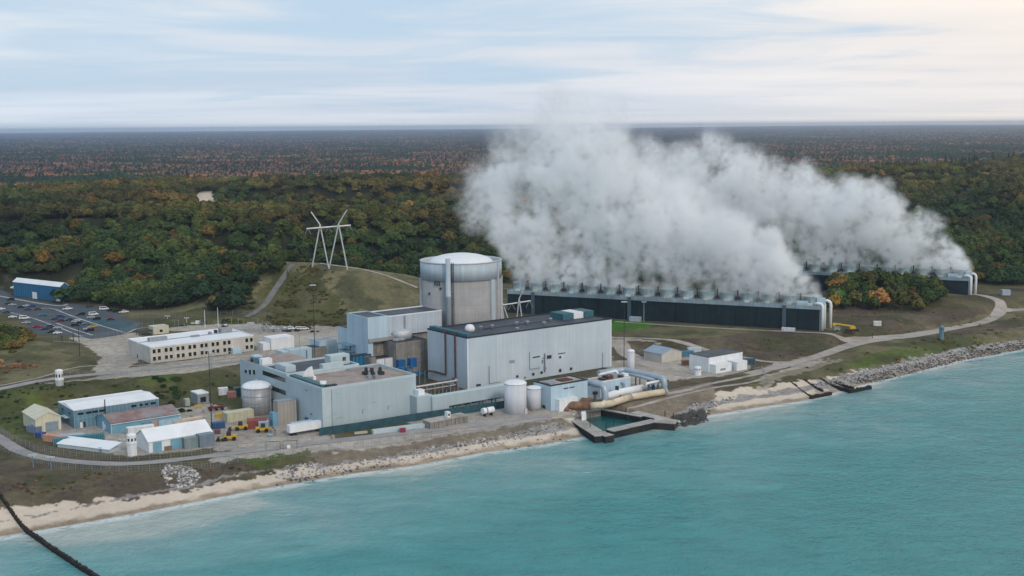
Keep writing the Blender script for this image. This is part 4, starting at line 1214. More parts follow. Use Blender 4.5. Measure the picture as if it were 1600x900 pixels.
x, y = t.roof(505, 602, h); t.part('white_vent', MB().cyl(x, y, h - .9, h + 1.6, 1.1, 1.3, 12), 'white', smooth=True)
for px, py, r in ((572, 582, 1.2), (581, 584, 1.5), (594, 582, 1.3), (577, 588, .9), (588, 588, 1.0)):
    x, y = t.roof(px, py, h); m = MB().box(x - r, x + r, y - r, y + r, h - .9, h + .5); m.cyl(x, y, h + .5, h + .9 + r, r * .6, r * .5, 10); t.part('roof_fan', m, 'grey' if r < 1.2 else 'dark')
t.part('roof_duct', MB().box(t.L * .62, t.L - 1, t.W - 3, t.W - 1.8, h - .9, h - .1), 'grey')

a = T('administration_building', 'blue block with dark window strips and dark flat roof left of the service block', 'building', t.w(0.0, t.W + .05)[:2], 5.0, 37)
a.H = t.H + .9; a.L = a.solve(561, 'x', z=a.H); a.W = a.solve(374, 'y', z=a.H); AD = a
yb = a.solve(409, 'y', z=a.H - 3)
flat(a, 'serv', 'dkroof', 'servtrim', par=.8, y1=yb, cw=.7)
a.part('wall', MB().box(.15, a.L * .7, yb, a.W, -1, a.H - .5), 'serv'); a.part('roof', MB().box(.5, a.L * .7 - .3, yb + .1, a.W - .3, a.H - .5, a.H - .38), 'tanroof')
for z0, z1 in ((.79, .89), (.50, .60), (.20, .30)):
    a.win('L', 1.2, yb - 1.0, a.H * z0, a.H * z1, 'glass', 'window_strip', .08)
for (p0, p1) in ((382.5, 386.6), (389, 393), (395.5, 399.6)):
    (u0, v0), (u1, v1) = a.face(p1, 586 if p1 > 390 else 583.5, 'L', .15), a.face(p0, 577, 'L', .15)
    a.win('L', u0, u1, v0, v1, 'glass', 'window', .1, .15, 'servtrim')
h = a.H
for (px, py, lx, ly, lz, mt, nm) in ((384, 566, 3.5, 4, 3.0, 'aux', 'roof_unit'), (392, 567, 2, 4, 2.6, 'blue', 'roof_unit'), (380, 566, 1.5, 3, 2.0, 'dark', 'roof_unit'), (407, 569, 4.5, 3, 2.8, 'white', 'roof_unit'),
                                     (446, 576, 4.5, 9.5, 2.5, 'servtrim', 'air_handler'), (518, 573, 9.5, 3.0, 2.2, 'servtrim', 'air_handler'), (527, 566, 9, 5, 4.0, 'servtrim', 'penthouse')):
    x, y = a.roof(px, py, h)
    x = min(max(x, .8 + lx / 2), (a.L if y < yb else a.L * .7) - .8 - lx / 2); y = min(y, a.W - ly / 2 - .5)
    o = a.part(nm, MB().box(x - lx / 2, x + lx / 2, y - ly / 2, y + ly / 2, h - .7, h - .6 + lz), mt)
    if nm == 'penthouse':
        for s_ in (.28, .37): MB().box(x - lx / 2 + lx * (s_ + .35), x - lx / 2 + lx * (s_ + .42), y - ly / 2 - .08, y - ly / 2, h + .8, h + 2.4).build('window', 'glass', o)
t = a
# raised gallery along the front of the turbine hall
t = bld('pale_gallery', 'long pale blue raised gallery leading from the service block to the two white tanks', 'gallery', (676, 652), 672, 796, 621)
t.W = 3.5
h = t.H
t.part('wall', MB().box(0, 8, 0, t.W, -1, h), 'serv')
t.part('wall', MB().box(8, t.L, 0, t.W, h - 4.6, h), 'serv'); t.part('roof', MB().box(.2, t.L - .2, .3, t.W - .3, h, h + .12), 'servtrim')
for x_ in np.arange(12, t.L, 6.5): t.part('leg', MB().bar((x_, .5, -1), (x_, .5, h - 4.6), .35).bar((x_, t.W - .5, -1), (x_, t.W - .5, h - 4.6), .35), 'teal')
t = bld('link_block', 'pale green blue low link between service block and raised gallery', 'building', (652, 655), 651, 677, 621); t.W = 9; t.part('wall', MB().box(.0, t.L - .05, 0.1, t.W, -1, t.H), 'serv')
t.part('roof', MB().box(.2, t.L - .25, .3, t.W - .2, t.H, t.H + .1), 'servtrim'); t.part('roof_unit', MB().box(2, 5, 2, 5, t.H + .1, t.H + 2.2), 'white')
# equipment under the gallery
t = T('pump_skids', 'row of dark pumps and valves under the pale raised gallery', 'pumps', P(700, 640, 5), 5.0, 37)
rr = random.Random(3)
for k in range(9):
    x_ = 2 + k * 4.2; m = MB().box(x_, x_ + 2.6, 3, 6, 0, rr.uniform(1.2, 2.6)); m.tube([(x_ + 1, 4, 2), (x_ + 1, 4, 3.6), (x_ + 3.2, 4, 3.6)], .35, 8, .4)
    t.part('pump', m, rr.choice(['dark', 'grey', 'white', 'teal']))
# pipe rack between service building and turbine hall
t = T('pipe_rack', 'pipe bridge with grey and rusty pipes running from service block to turbine hall', 'pipes', P(655, 625, 5), 5.0, 37)
Lr = t.solve(716, 'x'); m = MB()
for x_ in np.linspace(0, Lr, 6): m.bar((x_, 0, -.5), (x_, 0, 5.2), .25).bar((x_, 3, -.5), (x_, 3, 5.2), .25).bar((x_, 0, 5.2), (x_, 3, 5.2), .25).bar((x_, 0, 3), (x_, 3, 3), .2)
t.part('frame', m, 'grey')
for y_, z_, r_, mt in ((.6, 5.7, .35, 'galv'), (1.5, 5.6, .28, 'galv'), (2.4, 5.8, .4, 'rust'), (.8, 3.4, .25, 'rust'), (2.0, 3.4, .3, 'galv')):
    t.part('pipe', MB().tube([(-1, y_, z_), (Lr, y_, z_), (Lr + 1, y_ + 3, z_)], r_, 8, 1), mt)
T1A, T1B = P(793, 488.5, 9), P(1281, 517, 9)         # front base line of the near cooling tower
T2B = P(1513, 463, 9.5)
_dx, _dy = T1B[0] - T1A[0], T1B[1] - T1A[1]; T1L = math.hypot(_dx, _dy); TU = (_dx / T1L, _dy / T1L)   # along the tower, towards the right
TN = (-TU[1], TU[0])                                                                                  # away from the camera
T2L = 150.0
T2A = (T2B[0] - TU[0] * T2L, T2B[1] - TU[1] * T2L)


# ------------------------------------------------------------------ cooling towers
def cooling_tower(name, label, A, B, Lw, z, n, H0, H1, cols, group='mechanical draught cooling towers'):
    ang = math.degrees(math.atan2(B[1] - A[1], B[0] - A[0]))
    t = T(name, label, 'cooling tower', A, z, ang, group); t.L = Lw; W = 17.0
    t.part('louver_wall', MB().box(.3, Lw - .3, .3, W - .3, -2, H0 - 1.9), 'tower')
    t.part('fascia', MB().box(0, Lw, 0, W, H0 - 1.9, H0), 'towerb')
    m = MB()
    for x_ in np.arange(0, Lw + .1, Lw / n): m.box(x_ - .15 if x_ > .1 else x_, x_ + .15, .05, .3, -2, H0 - 1.9)
    t.part('column_row', m, 'tower')
    for c_ in cols: t.part('stair_column', MB().box(c_ * Lw - 1.0, c_ * Lw + 1.0, -.5, .28, -2, H0 - .3), 'dblue')
    m = MB()
    for x_ in np.arange(0, Lw, 2.3): m.bar((x_, .12, H0), (x_, .12, H0 + 1.1), .1)
    m.bar((0, .12, H0 + 1.1), (Lw, .12, H0 + 1.1), .12).bar((0, .12, H0 + .6), (Lw, .12, H0 + .6), .08); t.part('railing', m, 'galv')
    p = Lw / n
    for k in range(n):
        cx = (k + .5) * p; r = p * .5
        s_ = t.part('fan_stack', MB().lathe(cx, W / 2, [(r * .97, H0 - .1), (r * .84, H0 + 1.2), (r * .82, H0 + 2.0), (r * .88, H1 - .5), (r * .93, H1), (r * .86, H1), (r * .8, H0 + 2)], 28), 'towers', smooth=True)
        m = MB().box(cx + r - .9, cx + r + .9, W / 2 - 5.6, W / 2 - 2.5, H0, H0 + 2.4); m.bar((cx + r, W / 2 - 4, H0 + 2), (cx + r, W / 2 - 4, H1 + 1.8), .7); m.bar((cx + r - 2, W / 2 - 4, H1 + .6), (cx + r + .4, W / 2 - 4, H1 + 1.1), .35)
        if k < n - 1: t.part('fan_motor', m, 'dark')
        t.part('valve_box', MB().box(cx - 1.2, cx + 1.2, 1.0, 3.0, H0, H0 + 1.0), 'cream' if k % 3 else 'white')
    # pipework and end wall at the right end
    t.part('end_wall', MB().box(Lw - .28, Lw + .06, .0, W, -2, H0 - 1.92), 'towerb')
    for y_ in (1.6, 8.2):
        t.part('riser_pipe', MB().tube([(Lw + .9, y_, -1), (Lw + .9, y_, H0 + 1.2), (Lw - 3.2, y_, H0 + 1.2)], .85, 12, 2.2), 'white', smooth=True)
    for y_ in (12.0,):
        t.part('riser_pipe', MB().tube([(Lw + 3.6, y_, -1), (Lw + 3.6, y_, H0 + 1.6), (Lw - 2, y_, H0 + 1.6)], .85, 12, 2.4), 'white', smooth=True)
    t.part('end_cabin', MB().box(Lw - 2.4, Lw + 1.4, 3.2, 6.6, H0, H0 + 4.0), 'aux')
    t.part('deck_cabinet', MB().box(Lw - 13, Lw - 7, .6, 2.6, H0, H0 + 2.3), 'aux')
    return t


hA = 120 - 9; t1 = cooling_tower('cooling_tower', 'long dark slatted cooling tower with fan stacks, the near one behind the turbine hall', T1A, T1B, T1L, 9.0, 16, 13.4, 17.9, (.09, .415, .5 + .395))
t2 = cooling_tower('cooling_tower', 'far cooling tower behind the knoll of autumn trees on the right', T2A, T2B, T2L, 9.5, 13, 11.8, 16.4, (.55,))

# ------------------------------------------------------------------ line towers
def line_tower(label, feet, apexes, arm, horns, base_z, D, r=.45):
    t = T('line_tower', label, 'pylon', ((feet[1][0] - 800) / F * D, D), base_z, 0)
    zt = lambda px, py, d: (lambda q: (q[0] - t.x, q[1] - t.y, q[2] - t.z))(ray_at(px, py, d))
    for a, b in ((0, 0), (1, 0), (1, 1), (2, 1)):
        f = zt(*feet[a], D); f = (f[0], f[1], Hs(f[0] + t.x, f[1] + t.y) - t.z - .5)
        t.part('leg', MB().tube([f, zt(*apexes[b], D)], r, 8), 'galv')
    t.part('crossarm', MB().tube([zt(*arm[0], D - 4), zt(*arm[1], D + 4)], r * 1.1, 8), 'galv')
    for (a, b) in horns: t.part('earth_wire_peak', MB().tube([zt(*apexes[a], D), zt(*b, D)], r * .85, 8), 'galv')
    for k in (0.03, .5, .97):
        p = Vector(zt(*arm[0], D - 4)).lerp(Vector(zt(*arm[1], D + 4)), k)
        for s_ in (-1, 1): t.part('insulator', MB().tube([p, p + Vector((1.9 * s_, 0, -3.4))], .16, 6), 'grey')
    return t


def ray_at(px, py, D):
    dx, dy = px - 800.0, 450.0 - py
    a = dx * cr + dy * sr; b = -dx * sr + dy * cr
    d = fw * F + rt * a + up * b; k = D / d.y
    return (d.x * k, D, CAMZ + d.z * k)


line_tower('tall white steel line tower with two leaning horns on the grassy hill', [(487.5, 420), (514, 424), (543, 421)], [(500, 351), (529, 350)], [(479, 357.5), (548, 352)], [(0, (486, 331)), (1, (542, 328))], Hs((514 - 800) / F * 768, 768), 768)
line_tower('small white line tower half hidden between the containment and the near cooling tower', [(790, 512), (804, 512), (820, 512)], [(784, 470), (811, 467)], [(770, 479), (829, 470)], [(1, (819, 450)), (0, (777, 455))], 9, 640, .35)

# ------------------------------------------------------------------ office and buildings behind
t = bld('office_building', 'two storey tan office building with paired square windows and white flat roof', 'building', (236, 568.4), 201, 397.3, 542.2, z=9.0)
flat(t, 'tan', 'wroof', 'white', par=.5, cw=.4); h = t.H
for c_ in (1, 3.8, 8.5, 11.3) + tuple(): pass
gaps = [240.8, 248.6, 259.6, 267.2, 278, 285.8, 296.6, 304, 315.3, 322.2, 332.7, 340, 350.8, 358, 385.5, 392.7]
for g in gaps:
    u = t.solve(g, 'x', z=5)
    for z0 in (h * .16, h * .60): t.win('F', u - .75, u + .75, z0, z0 + 1.9, 'glass', 'window', .08, 0, 'cream')
t.part('entrance_canopy', MB().box(t.solve(361, 'x'), t.solve(375, 'x'), -2.2, 0, 0, 2.9), 'aux'); t.part('door', MB().box(t.solve(357, 'x'), t.solve(360, 'x'), -.12, .02, 0, 2.6), 'glass')
u, v = t.face(215, 560, 'L'); t.win('L', u - .6, u + .6, -.5, 2, 'dark', 'door', .08)
for (px, py, lx, ly, lz, mt) in ((246, 531, 9, 3, 1.8, 'grey'), (352, 518, 6, 4, 2.4, 'grey'), (337, 519, 1.4, 1.4, 1.6, 'dark'), (305, 525, 4, 1.5, .9, 'grey'), (328, 521, 1.4, 1.4, 1.3, 'grey')):
    x, y = t.roof(px, py, h); t.part('roof_unit', MB().box(x - lx / 2, x + lx / 2, y - ly / 2, y + ly / 2, h - .4, h - .4 + lz), mt)
t.part('roof_joint', MB().box(.5, t.L - 1, t.W * .55, t.W * .55 + 1.2, h - .38, h - .2), 'grey')
t = bld('white_annex', 'plain white flat roofed annex right of the tan office', 'building', (424, 547), 421, 460, 529, z=9.0); t.W = 9; flat(t, 'white', 'wroof', par=.3)
t = bld('white_hut', 'small low white hut between the tan office and the white annex', 'hut', (411, 548), 408, 422, 537, z=9.0); t.W = 6; flat(t, 'white', 'wroof', par=.2)
t = bld('yellow_gatehouse', 'small pale yellow gatehouse with one dark window at the car park corner', 'hut', (240, 523), 236, 264, 511, z=9.0); t.W = 7; flat(t, 'cream', 'tan', 'cream', par=.2)
t.win('F', t.L * .4, t.L * .6, 1, 2.4, 'glass'); t.part('side_shelter', MB().box(-8, -.1, 1, 6, 2.2, 2.5).bar((-7.5, 1.3, 0), (-7.5, 1.3, 2.3), .2).bar((-7.5, 5.6, 0), (-7.5, 5.6, 2.3), .2), 'dark')
t = bld('blue_warehouse', 'long cobalt blue metal warehouse with white roof and two white doors behind the car park', 'building', (95, 471.5), 22, 108, 448, z=9.0, rot=-34.6, corner='right')
e_ = t.hz(448, t.L, 0); ridge = e_ + 2.2; gable(t, 'cobalt', 'wroof', e_, ridge, 'x', .4)
for p0, p1, py in ((51, 58, 456), (88, 94.5, 462)):
    u0, u1 = t.solve(p0, 'x'), t.solve(p1, 'x'); t.win('F', u0, u1, -.5, 4.4, 'white', 'door', .12)
t.part('lean_to', MB().sect([(2, 4.8), (t.W * .9, 4.8), (t.W * .9, 6.4), (2, 5.4)], -7, -.5, 'x'), 'wroof'); t.part('lean_to_post', MB().bar((-6.6, 3, -.5), (-6.6, 3, 4.8), .3).bar((-6.6, t.W * .85, -.5), (-6.6, t.W * .85, 4.8), .3), 'dark')

# containers behind the administration building
t = bld('storage_container', 'tall pale blue storage container standing left behind the blue administration block', 'container', (443, 572), 431, 453, 550.5, z=7.0, group='pale blue containers behind the administration block'); t.W = min(t.W, 8); t.part('body', MB().box(0, t.L, 0, t.W, -1, t.H), 'aux'); t.part('roof', MB().box(.1, t.L - .1, .1, t.W - .1, t.H, t.H + .1), 'servtrim')
t = bld('storage_container', 'long pale blue container with door joints, right one behind the administration block', 'container', (454, 571), 451, 488, 548, z=7.0, group='pale blue containers behind the administration block'); t.W = 6; t.part('body', MB().box(0, t.L, 0, t.W, -1, t.H), 'aux'); t.part('door', MB().box(t.L * .72, t.L * .78, -.1, 0, 0, t.H * .9), 'blue'); t.part('roof', MB().box(.1, t.L - .1, .1, t.W - .1, t.H, t.H + .1), 'servtrim')
t = bld('brown_shed', 'dull brown flat shed right of the pale blue containers', 'shed', (489, 566), 486, 511, 544, z=7.0); t.W = 9; flat(t, 'concd', 'dark', par=.2)
t = bld('pale_blue_annex', 'low pale blue wing left of the tall light blue block', 'building', (500, 560), 498, 527, 533, z=8.0); t.W = 10; flat(t, 'aux', 'conc', par=.3)

# ------------------------------------------------------------------ lower yard on the left
t = bld('cream_garage', 'small cream garage with a grey roller door at the bend of the perimeter road', 'garage', (56.7, 676.7), 36.7, 95.6, 656, z=5.0)
t.H = t.hz(656); gable(t, 'cream', 'cream', t.H, t.H + 2.3, 'y', .35)
u0, u1 = t.solve(71.5, 'x'), t.solve(91.5, 'x'); t.win('F', u0, u1, -.2, 3.6, 'gdoor', 'roller_door'); u0, u1 = t.solve(61, 'x'), t.solve(65, 'x'); t.win('F', u0, u1, -.2, 2.1, 'white', 'door')
t.part('trim', MB().box(-.05, .15, -.08, .02, -.5, t.H).box(t.L - .15, t.L + .05, -.08, .02, -.5, t.H), 'white')
t = bld('long_blue_building', 'long mid blue two storey building with white low pitched roof and small dark windows', 'building', (116.5, 670), 92, 249.5, 641, z=5.0)
flat(t, 'blue', 'wroof', 'white', par=.3, cw=.1)
t.part('ridge', MB().sect([(0.2, t.H - .28), (t.W / 2, t.H + .9), (t.W - .2, t.H - .28)], .1, t.L - .1, 'x'), 'wroof')
for g in (126, 138.5, 148.5, 159, 209, 220.5, 229, 239):
    u = t.solve(g, 'x', z=6); t.win('F', u - 1.1 if g not in (220.5, 229) else u - .6, u + 1.1 if g not in (220.5, 229) else u + .6, t.H * .70, t.H * .82, 'glass', 'window', .08)
for g, mt in ((128, 'white'), (131.5, 'dark')): u = t.solve(g, 'x'); t.win('F', u - .6, u + .6, -.2, 2.2, mt, 'door', .1)
for q in (.25, .7): t.win('L', t.W * q - .8, t.W * q + .8, t.H * .66, t.H * .78, 'glass', 'window', .08)
t.part('porch_roof', MB().box(-1.6, 0, t.W * .3, t.W * .6, 3.2, 3.4), 'servtrim'); u = t.solve(165, 'x'); t.part('flue', MB().tube([(u, -.4, 0), (u, -.4, t.H + 2.6)], .22, 8), 'dark')
t.part('mid_band', MB().box(-.03, t.L, -.05, 0, t.H * .5, t.H * .5 + .2), 'blue2')
t = bld('red_roofed_building', 'single storey light blue building with faded red roof in front of the long blue one', 'building', (174, 678.5), 152, 280, 661.5, z=5.0)
gable(t, 'blue2', 'redroof', t.H, t.H + 1.9, 'x', .45)
u = t.W * .5; t.win('L', u - .2, u + 1.6, -.2, 3.2, 'white', 'door', .1); t.win('L', u - 1.7, u - .3, .8, 2.4, 'white', 'window', .1)
t.part('gutter', MB().box(-.3, t.L + .3, -.65, -.45, t.H - .55, t.H - .35), 'white'); t.part('corner_trim', MB().box(-.05, .3, -.06, .1, -.5, t.H - .2), 'servtrim')
t = bld('white_garage', 'white gabled garage with three roller doors beside the perimeter road', 'garage', (233, 708), 213, 331, 690.5, z=5.0)
gable(t, 'white', 'wroof', t.H, t.H + 3.2, 'x', .4)
for p0, p1 in ((239, 253), (266.5, 283.5), (322, 329)): u0, u1 = t.solve(p0, 'x'), t.solve(p1, 'x'); t.win('F', u0, u1, -.2, 3.7, 'gdoor' if p0 > 300 else 'blue2', 'roller_door', .1, 0, 'white')
t = bld('long_white_roofed_store', 'low long pale green store with white lean roof at the bottom of the yard', 'shed', (171, 708.6), 90, 184, 702, z=5.0, rot=-23.0, corner='right')
t.W = 6.0; t.H = t.hz(701.8, t.L, 0)
t.part('wall', MB().box(0, t.L, 0, t.W, -1, t.H - .3), 'servtrim'); t.part('roof', MB().sect([(-.3, t.H - .3), (t.W + .3, t.H + .9), (t.W + .3, t.H + 1.1), (-.3, t.H - .1)], -.3, t.L + .3, 'x'), 'wroof')
t.win('R' if 0 else 'F', t.L * .80, t.L * .86, 0, 1.8, 'gdoor', 'door', .06)

CONT = []


def container(label, px, py, L, W, Hh, col, rot=37.0, z=5.0, cat='container', name='storage_container', group=None):
    t = T(name, label, cat, P(px, py, z), Hs(*P(px, py, z)) , rot, group)
    o = t.part('body', MB().box(0, L, 0, W, -.1, Hh - .12), 'cont', color=col)
    t.part('roof', MB().box(-.04, L + .04, -.04, W + .04, Hh - .12, Hh), 'cont', color=tuple(min(1, v * 1.15) for v in col))
    t.part('door', MB().box(-.06, 0, .15, W / 2 - .04, 0, Hh - .3).box(-.06, 0, W / 2 + .04, W - .15, 0, Hh - .3), 'cont', color=tuple(v * .85 for v in col))
    m = MB()
    for (x_, y_) in ((0, 0), (L, 0), (0, W), (L, W)): m.box(x_ - .07, x_ + .07, y_ - .07, y_ + .07, -.1, Hh + .02)
    t.part('corner_post', m, 'grey')
    return t


container('orange container left of the teal one by the cream garage', 67, 689, 10.5, 2.5, 2.4, (.50, .25, .17), -24)
container('teal container lying behind the low white roofed store', 84, 697, 18.0, 2.5, 2.5, (.03, .16, .20), 26)
container('pale grey container between orange container and long white store', 92, 690, 9.0, 2.5, 2.3, (.30, .42, .50), 8)
container('dark brown open skip at the right tip of the teal container', 129, 690, 4.5, 2.4, 1.2, (.06, .03, .03), -18, cat='skip', name='skip')
container('blue grey container pressed against the left wall of the cream garage', 42, 675, 5.5, 2.5, 2.5, (.14, .18, .28), -30)
container('small dark blue bin in front of the cream garage corner', 54, 683.5, 3.4, 2.4, 1.8, (.02, .05, .20), -20, cat='bin', name='waste_bin')
container('white box trailer standing against the red roofed building', 200, 683, 10.0, 3.0, 3.3, (.66, .68, .68), 30)
container('grey blue container behind the ridge of the white garage', 224, 671.5, 5.5, 2.5, 2.6, (.16, .25, .31))
container('pale pink container between grey blue and pale blue ones behind the white garage', 237, 669.5, 3.6, 2.5, 2.7, (.42, .28, .24))
container('pale blue container right of the pink one behind the white garage', 248, 668, 9.5, 2.8, 2.6, (.35, .50, .58))
container('long cream container last in the row behind the white garage', 272, 664.5, 12.0, 2.5, 1.6, (.55, .44, .33))
container('white topped teal crate stack before the middle of the white garage', 289, 702, 5.6, 3.4, 4.0, (.20, .26, .27))
container('grey container at the right end of the white garage front', 313, 700, 5.6, 3.6, 4.6, (.15, .20, .25))
container('low brown heap box between the white garage roller doors', 258, 704.5, 2.6, 2.0, 1.5, (.20, .13, .08), cat='crate', name='crate')
container('cobalt blue skip at the foot of the tall pole by the white garage', 331, 671, 5.2, 3.0, 2.3, (.012, .06, .16), 20, cat='skip', name='skip')
container('small rust brown crate below the cobalt blue skip', 335, 679, 2.4, 2.0, 1.6, (.13, .05, .04), 20, cat='crate', name='crate')
container('long pale yellow container in front of the large grey tank', 355, 661, 11.5, 4.4, 3.8, (.50, .48, .33))
container('red brown container between two yellow machines', 386, 671, 7.5, 5.0, 3.2, (.24, .045, .03), 12)
container('pale blue machine cabin right of the red brown container', 404, 672, 3.8, 3.0, 3.0, (.30, .42, .50), 12, cat='cabin', name='site_cabin')
container('orange brown crate at the right end of the white tanker trailer', 497, 669, 3.0, 3.2, 3.6, (.42, .27, .16), 37, cat='crate', name='crate')
container('small crimson box by the perimeter road below the service block', 625, 676.5, 2.2, 1.6, 1.6, (.25, .015, .05), 10, cat='crate', name='crate')
container('dark green dumpster right of the white lean-to of the dark roofed building', 1163, 570.5, 5.5, 3.0, 2.8, (.015, .06, .07), 8, cat='skip', name='skip')
container('rusty orange crate left of the dark roofed white building', 1067, 571, 3.0, 2.2, 2.4, (.30, .13, .04), 10, cat='crate', name='crate')
container('blue container behind the tan shed with blue grey roof', 1066, 558, 6.0, 2.6, 2.8, (.05, .16, .26), 10)
container('pale container behind the dark roofed building', 1075, 552, 7.0, 2.6, 2.6, (.45, .55, .6), 5)
container('pale grey low cabin on the grass before the near cooling tower', 983, 502, 6.5, 2.8, 2.6, (.35, .42, .5), -22, 9.0, cat='cabin', name='site_cabin')
container('white low trailer cabin at the foot of the cooling tower near its right end', 1221, 516.5, 7.0, 2.4, 1.6, (.6, .62, .64), -24, 9.0, cat='cabin', name='site_cabin')
container('small white cabin at the edge of the brown slope left of the lake road', 1365, 509, 4.2, 2.4, 2.4, (.62, .62, .55), -10, 9.0, cat='cabin', name='site_cabin')
container('pale cabin beside the far cooling tower at the end of the lake road', 1566, 462, 5.5, 3.0, 3.4, (.36, .42, .46), 0, 9.0, cat='cabin', name='site_cabin')
container('white van body parked behind the big grey tank on the grass bank edge', 342, 618, 4.0, 3.0, 3.0, (.62, .64, .66), 20, cat='cabin', name='site_cabin')
container('faded red covered pallet left of the big grey tank', 356, 622, 3.5, 3.0, 2.4, (.30, .10, .10), 20, cat='crate', name='crate')
container('dark teal box touching the left side of the big grey tank', 366, 618, 4.0, 3.0, 3.2, (.04, .09, .10), 20, cat='crate', name='crate')
container('small white box between the big grey tank and beige tower block', 424, 642, 2.6, 2.6, 3.4, (.55, .56, .56), 37, cat='crate', name='crate')
container('tiny pale cabinet left of the white roofed pump house', 290, 635, 2.0, 2.0, 3.0, (.38, .42, .38), 37, cat='cabinet', name='cabinet')

t = bld('pump_house', 'little grey pump house with white flat roof above the yard', 'hut', (309, 632.5), 298.5, 326.5, 615, z=5.0); flat(t, 'grey', 'wroof', 'white', par=.5)
t.win('F', t.L * .25, t.L * .75, .8, 3.0, 'glass', 'window', .1); t.part('base', MB().box(-.3, t.L + .3, -.3, t.W + .3, -.8, .4), 'concd')
t = bld('beige_block', 'tall windowless beige block between the big grey tank and the service block', 'building', (435.4, 666), 427.5, 463.8, 628, z=5.0); flat(t, 'tanb', 'greyroof', 'grey', par=.3)
t.W and t.part('blue_lean_to', MB().box(-2.2, 0, .3, t.W * .75, -.5, 5.4), 'blue2')


def tank(label, px, py, r, Hh, mat, dome=.12, z=5.0, name='storage_tank', seg=40):
    x, y = P(px, py, z); t = T(name, label, 'tank', (x, y + r), z, 37)
    t.part('wall', MB().cyl(0, 0, -1, Hh, r, r, seg), mat, smooth=True)
    t.part('roof', MB().lathe(0, 0, [(r + .15, Hh - .1), (r + .15, Hh + .15)] + [(r * math.cos(a), Hh + .15 + r * dome * 2 * math.sin(a)) for a in np.linspace(.15, 1.53, 8)], seg), 'white' if mat != 'galv' else 'galv', smooth=True)
    return t


t = tank('big grey aluminium tank with shallow white dome beside the blue administration block', 397.5, 650, 5.85, 11.0, 'tank', .17)
m = MB(); m.bar((3.6, -4.9, 0), (3.6, -4.9, 11.6), .5); m.box(3.0, 4.3, -5.6, -4.3, 10.4, 11.3); t.part('ladder', m, 'grey'); t.part('vent', MB().cyl(0, 0, 12.6, 14, .3, .3, 8), 'galv')
t.part('hoop', MB().lathe(0, 0, [(5.9, 3.6), (5.98, 3.7), (5.98, 3.9), (5.9, 4)], 40), 'grey'); t.part('hoop', MB().lathe(0, 0, [(5.9, 7.4), (5.98, 7.5), (5.98, 7.7), (5.9, 7.8)], 40), 'grey')
t = tank('larger white vertical tank, left of the pair at the end of the raised gallery', 805.5, 648.5, 4.5, 12.2, 'wtank', .12); t.part('hatch', MB().box(1.3, 2.6, -4.6, -4.1, 0, 2.2), 'galv')
t = tank('smaller white vertical tank, right of the pair at the end of the raised gallery', 834.5, 641, 3.0, 8.7, 'wtank', .12); t.part('skid', MB().box(-3.4, 3.4, -3.6, 3.4, -.8, .35), 'concd')
t = tank('slim tall white tank beyond the loop of big grey pipes', 986, 586, 1.75, 11.0, 'wtank', .2, seg=20); t.part('base', MB().cyl(0, 0, -.5, .4, 2.2, 2.2, 20), 'concd')
t = T('horizontal_tank', 'white horizontal tank on dark legs beside the perimeter road', 'tank', P(754, 651), 5, 37)
t.part('shell', MB().tube([(0, 0, 2.2), (.3, 0, 2.2), (5.0, 0, 2.2), (5.3, 0, 2.2)], 1.25, 18), 'white', smooth=True); t.part('band', MB().tube([(1.6, 0, 2.2), (2.0, 0, 2.2)], 1.3, 18), 'rust')
for x_ in (1, 4.2): t.part('leg', MB().box(x_ - .2, x_ + .2, -.9, .9, -.2, 1.3), 'dark')

t = T('tanker_trailer', 'long white box trailer on wheels in front of the service block', 'trailer', P(453, 682), 5, 35)
t.part('body', MB().box(0, 14.0, 0, 2.7, 1.2, 4.1), 'white'); t.part('chassis', MB().box(.4, 13.6, .4, 2.3, .8, 1.2), 'dark')
for x_ in (1.2, 2.6, 12.0):
    for y_ in (.15, 2.25): t.part('wheel', MB().tube([(x_, y_, .5), (x_, y_ + .3, .5)], .52, 14), 'rubber')
t = T('flatbed_load', 'pale blue covered load just behind the white box trailer', 'trailer', P(458, 676), 5, 35); t.part('body', MB().box(0, 9, .8, 3.0, 1.0, 3.4), 'aux'); t.part('chassis', MB().box(0, 9, 1, 2.8, .0, 1.0), 'dark')


def loader(label, px, py, rot, z=5.0):
    t = T('wheel_loader', label, 'loader', P(px, py, z), z, rot)
    t.part('body', MB().box(-1.6, 1.4, -1, 1, .9, 1.9).box(-3.0, -1.5, -.9, .9, .8, 2.1), 'yellow'); t.part('cab', MB().box(-1.0, .6, -.8, .8, 1.9, 3.3), 'dark')
    t.part('boom', MB().bar((1.0, 0, 1.5), (3.4, 0, .9), .5, .4), 'yellow'); t.part('bucket', MB().sect([(3.2, .2), (4.6, .1), (3.8, 1.4), (3.2, 1.2)], -1.3, 1.3, 'y'), 'dark')
    for x_ in (-2.1, 1.0):
        for y_ in (-1.25, .85): t.part('wheel', MB().tube([(x_, y_, .75), (x_, y_ + .4, .75)], .78, 14), 'rubber')
    return t


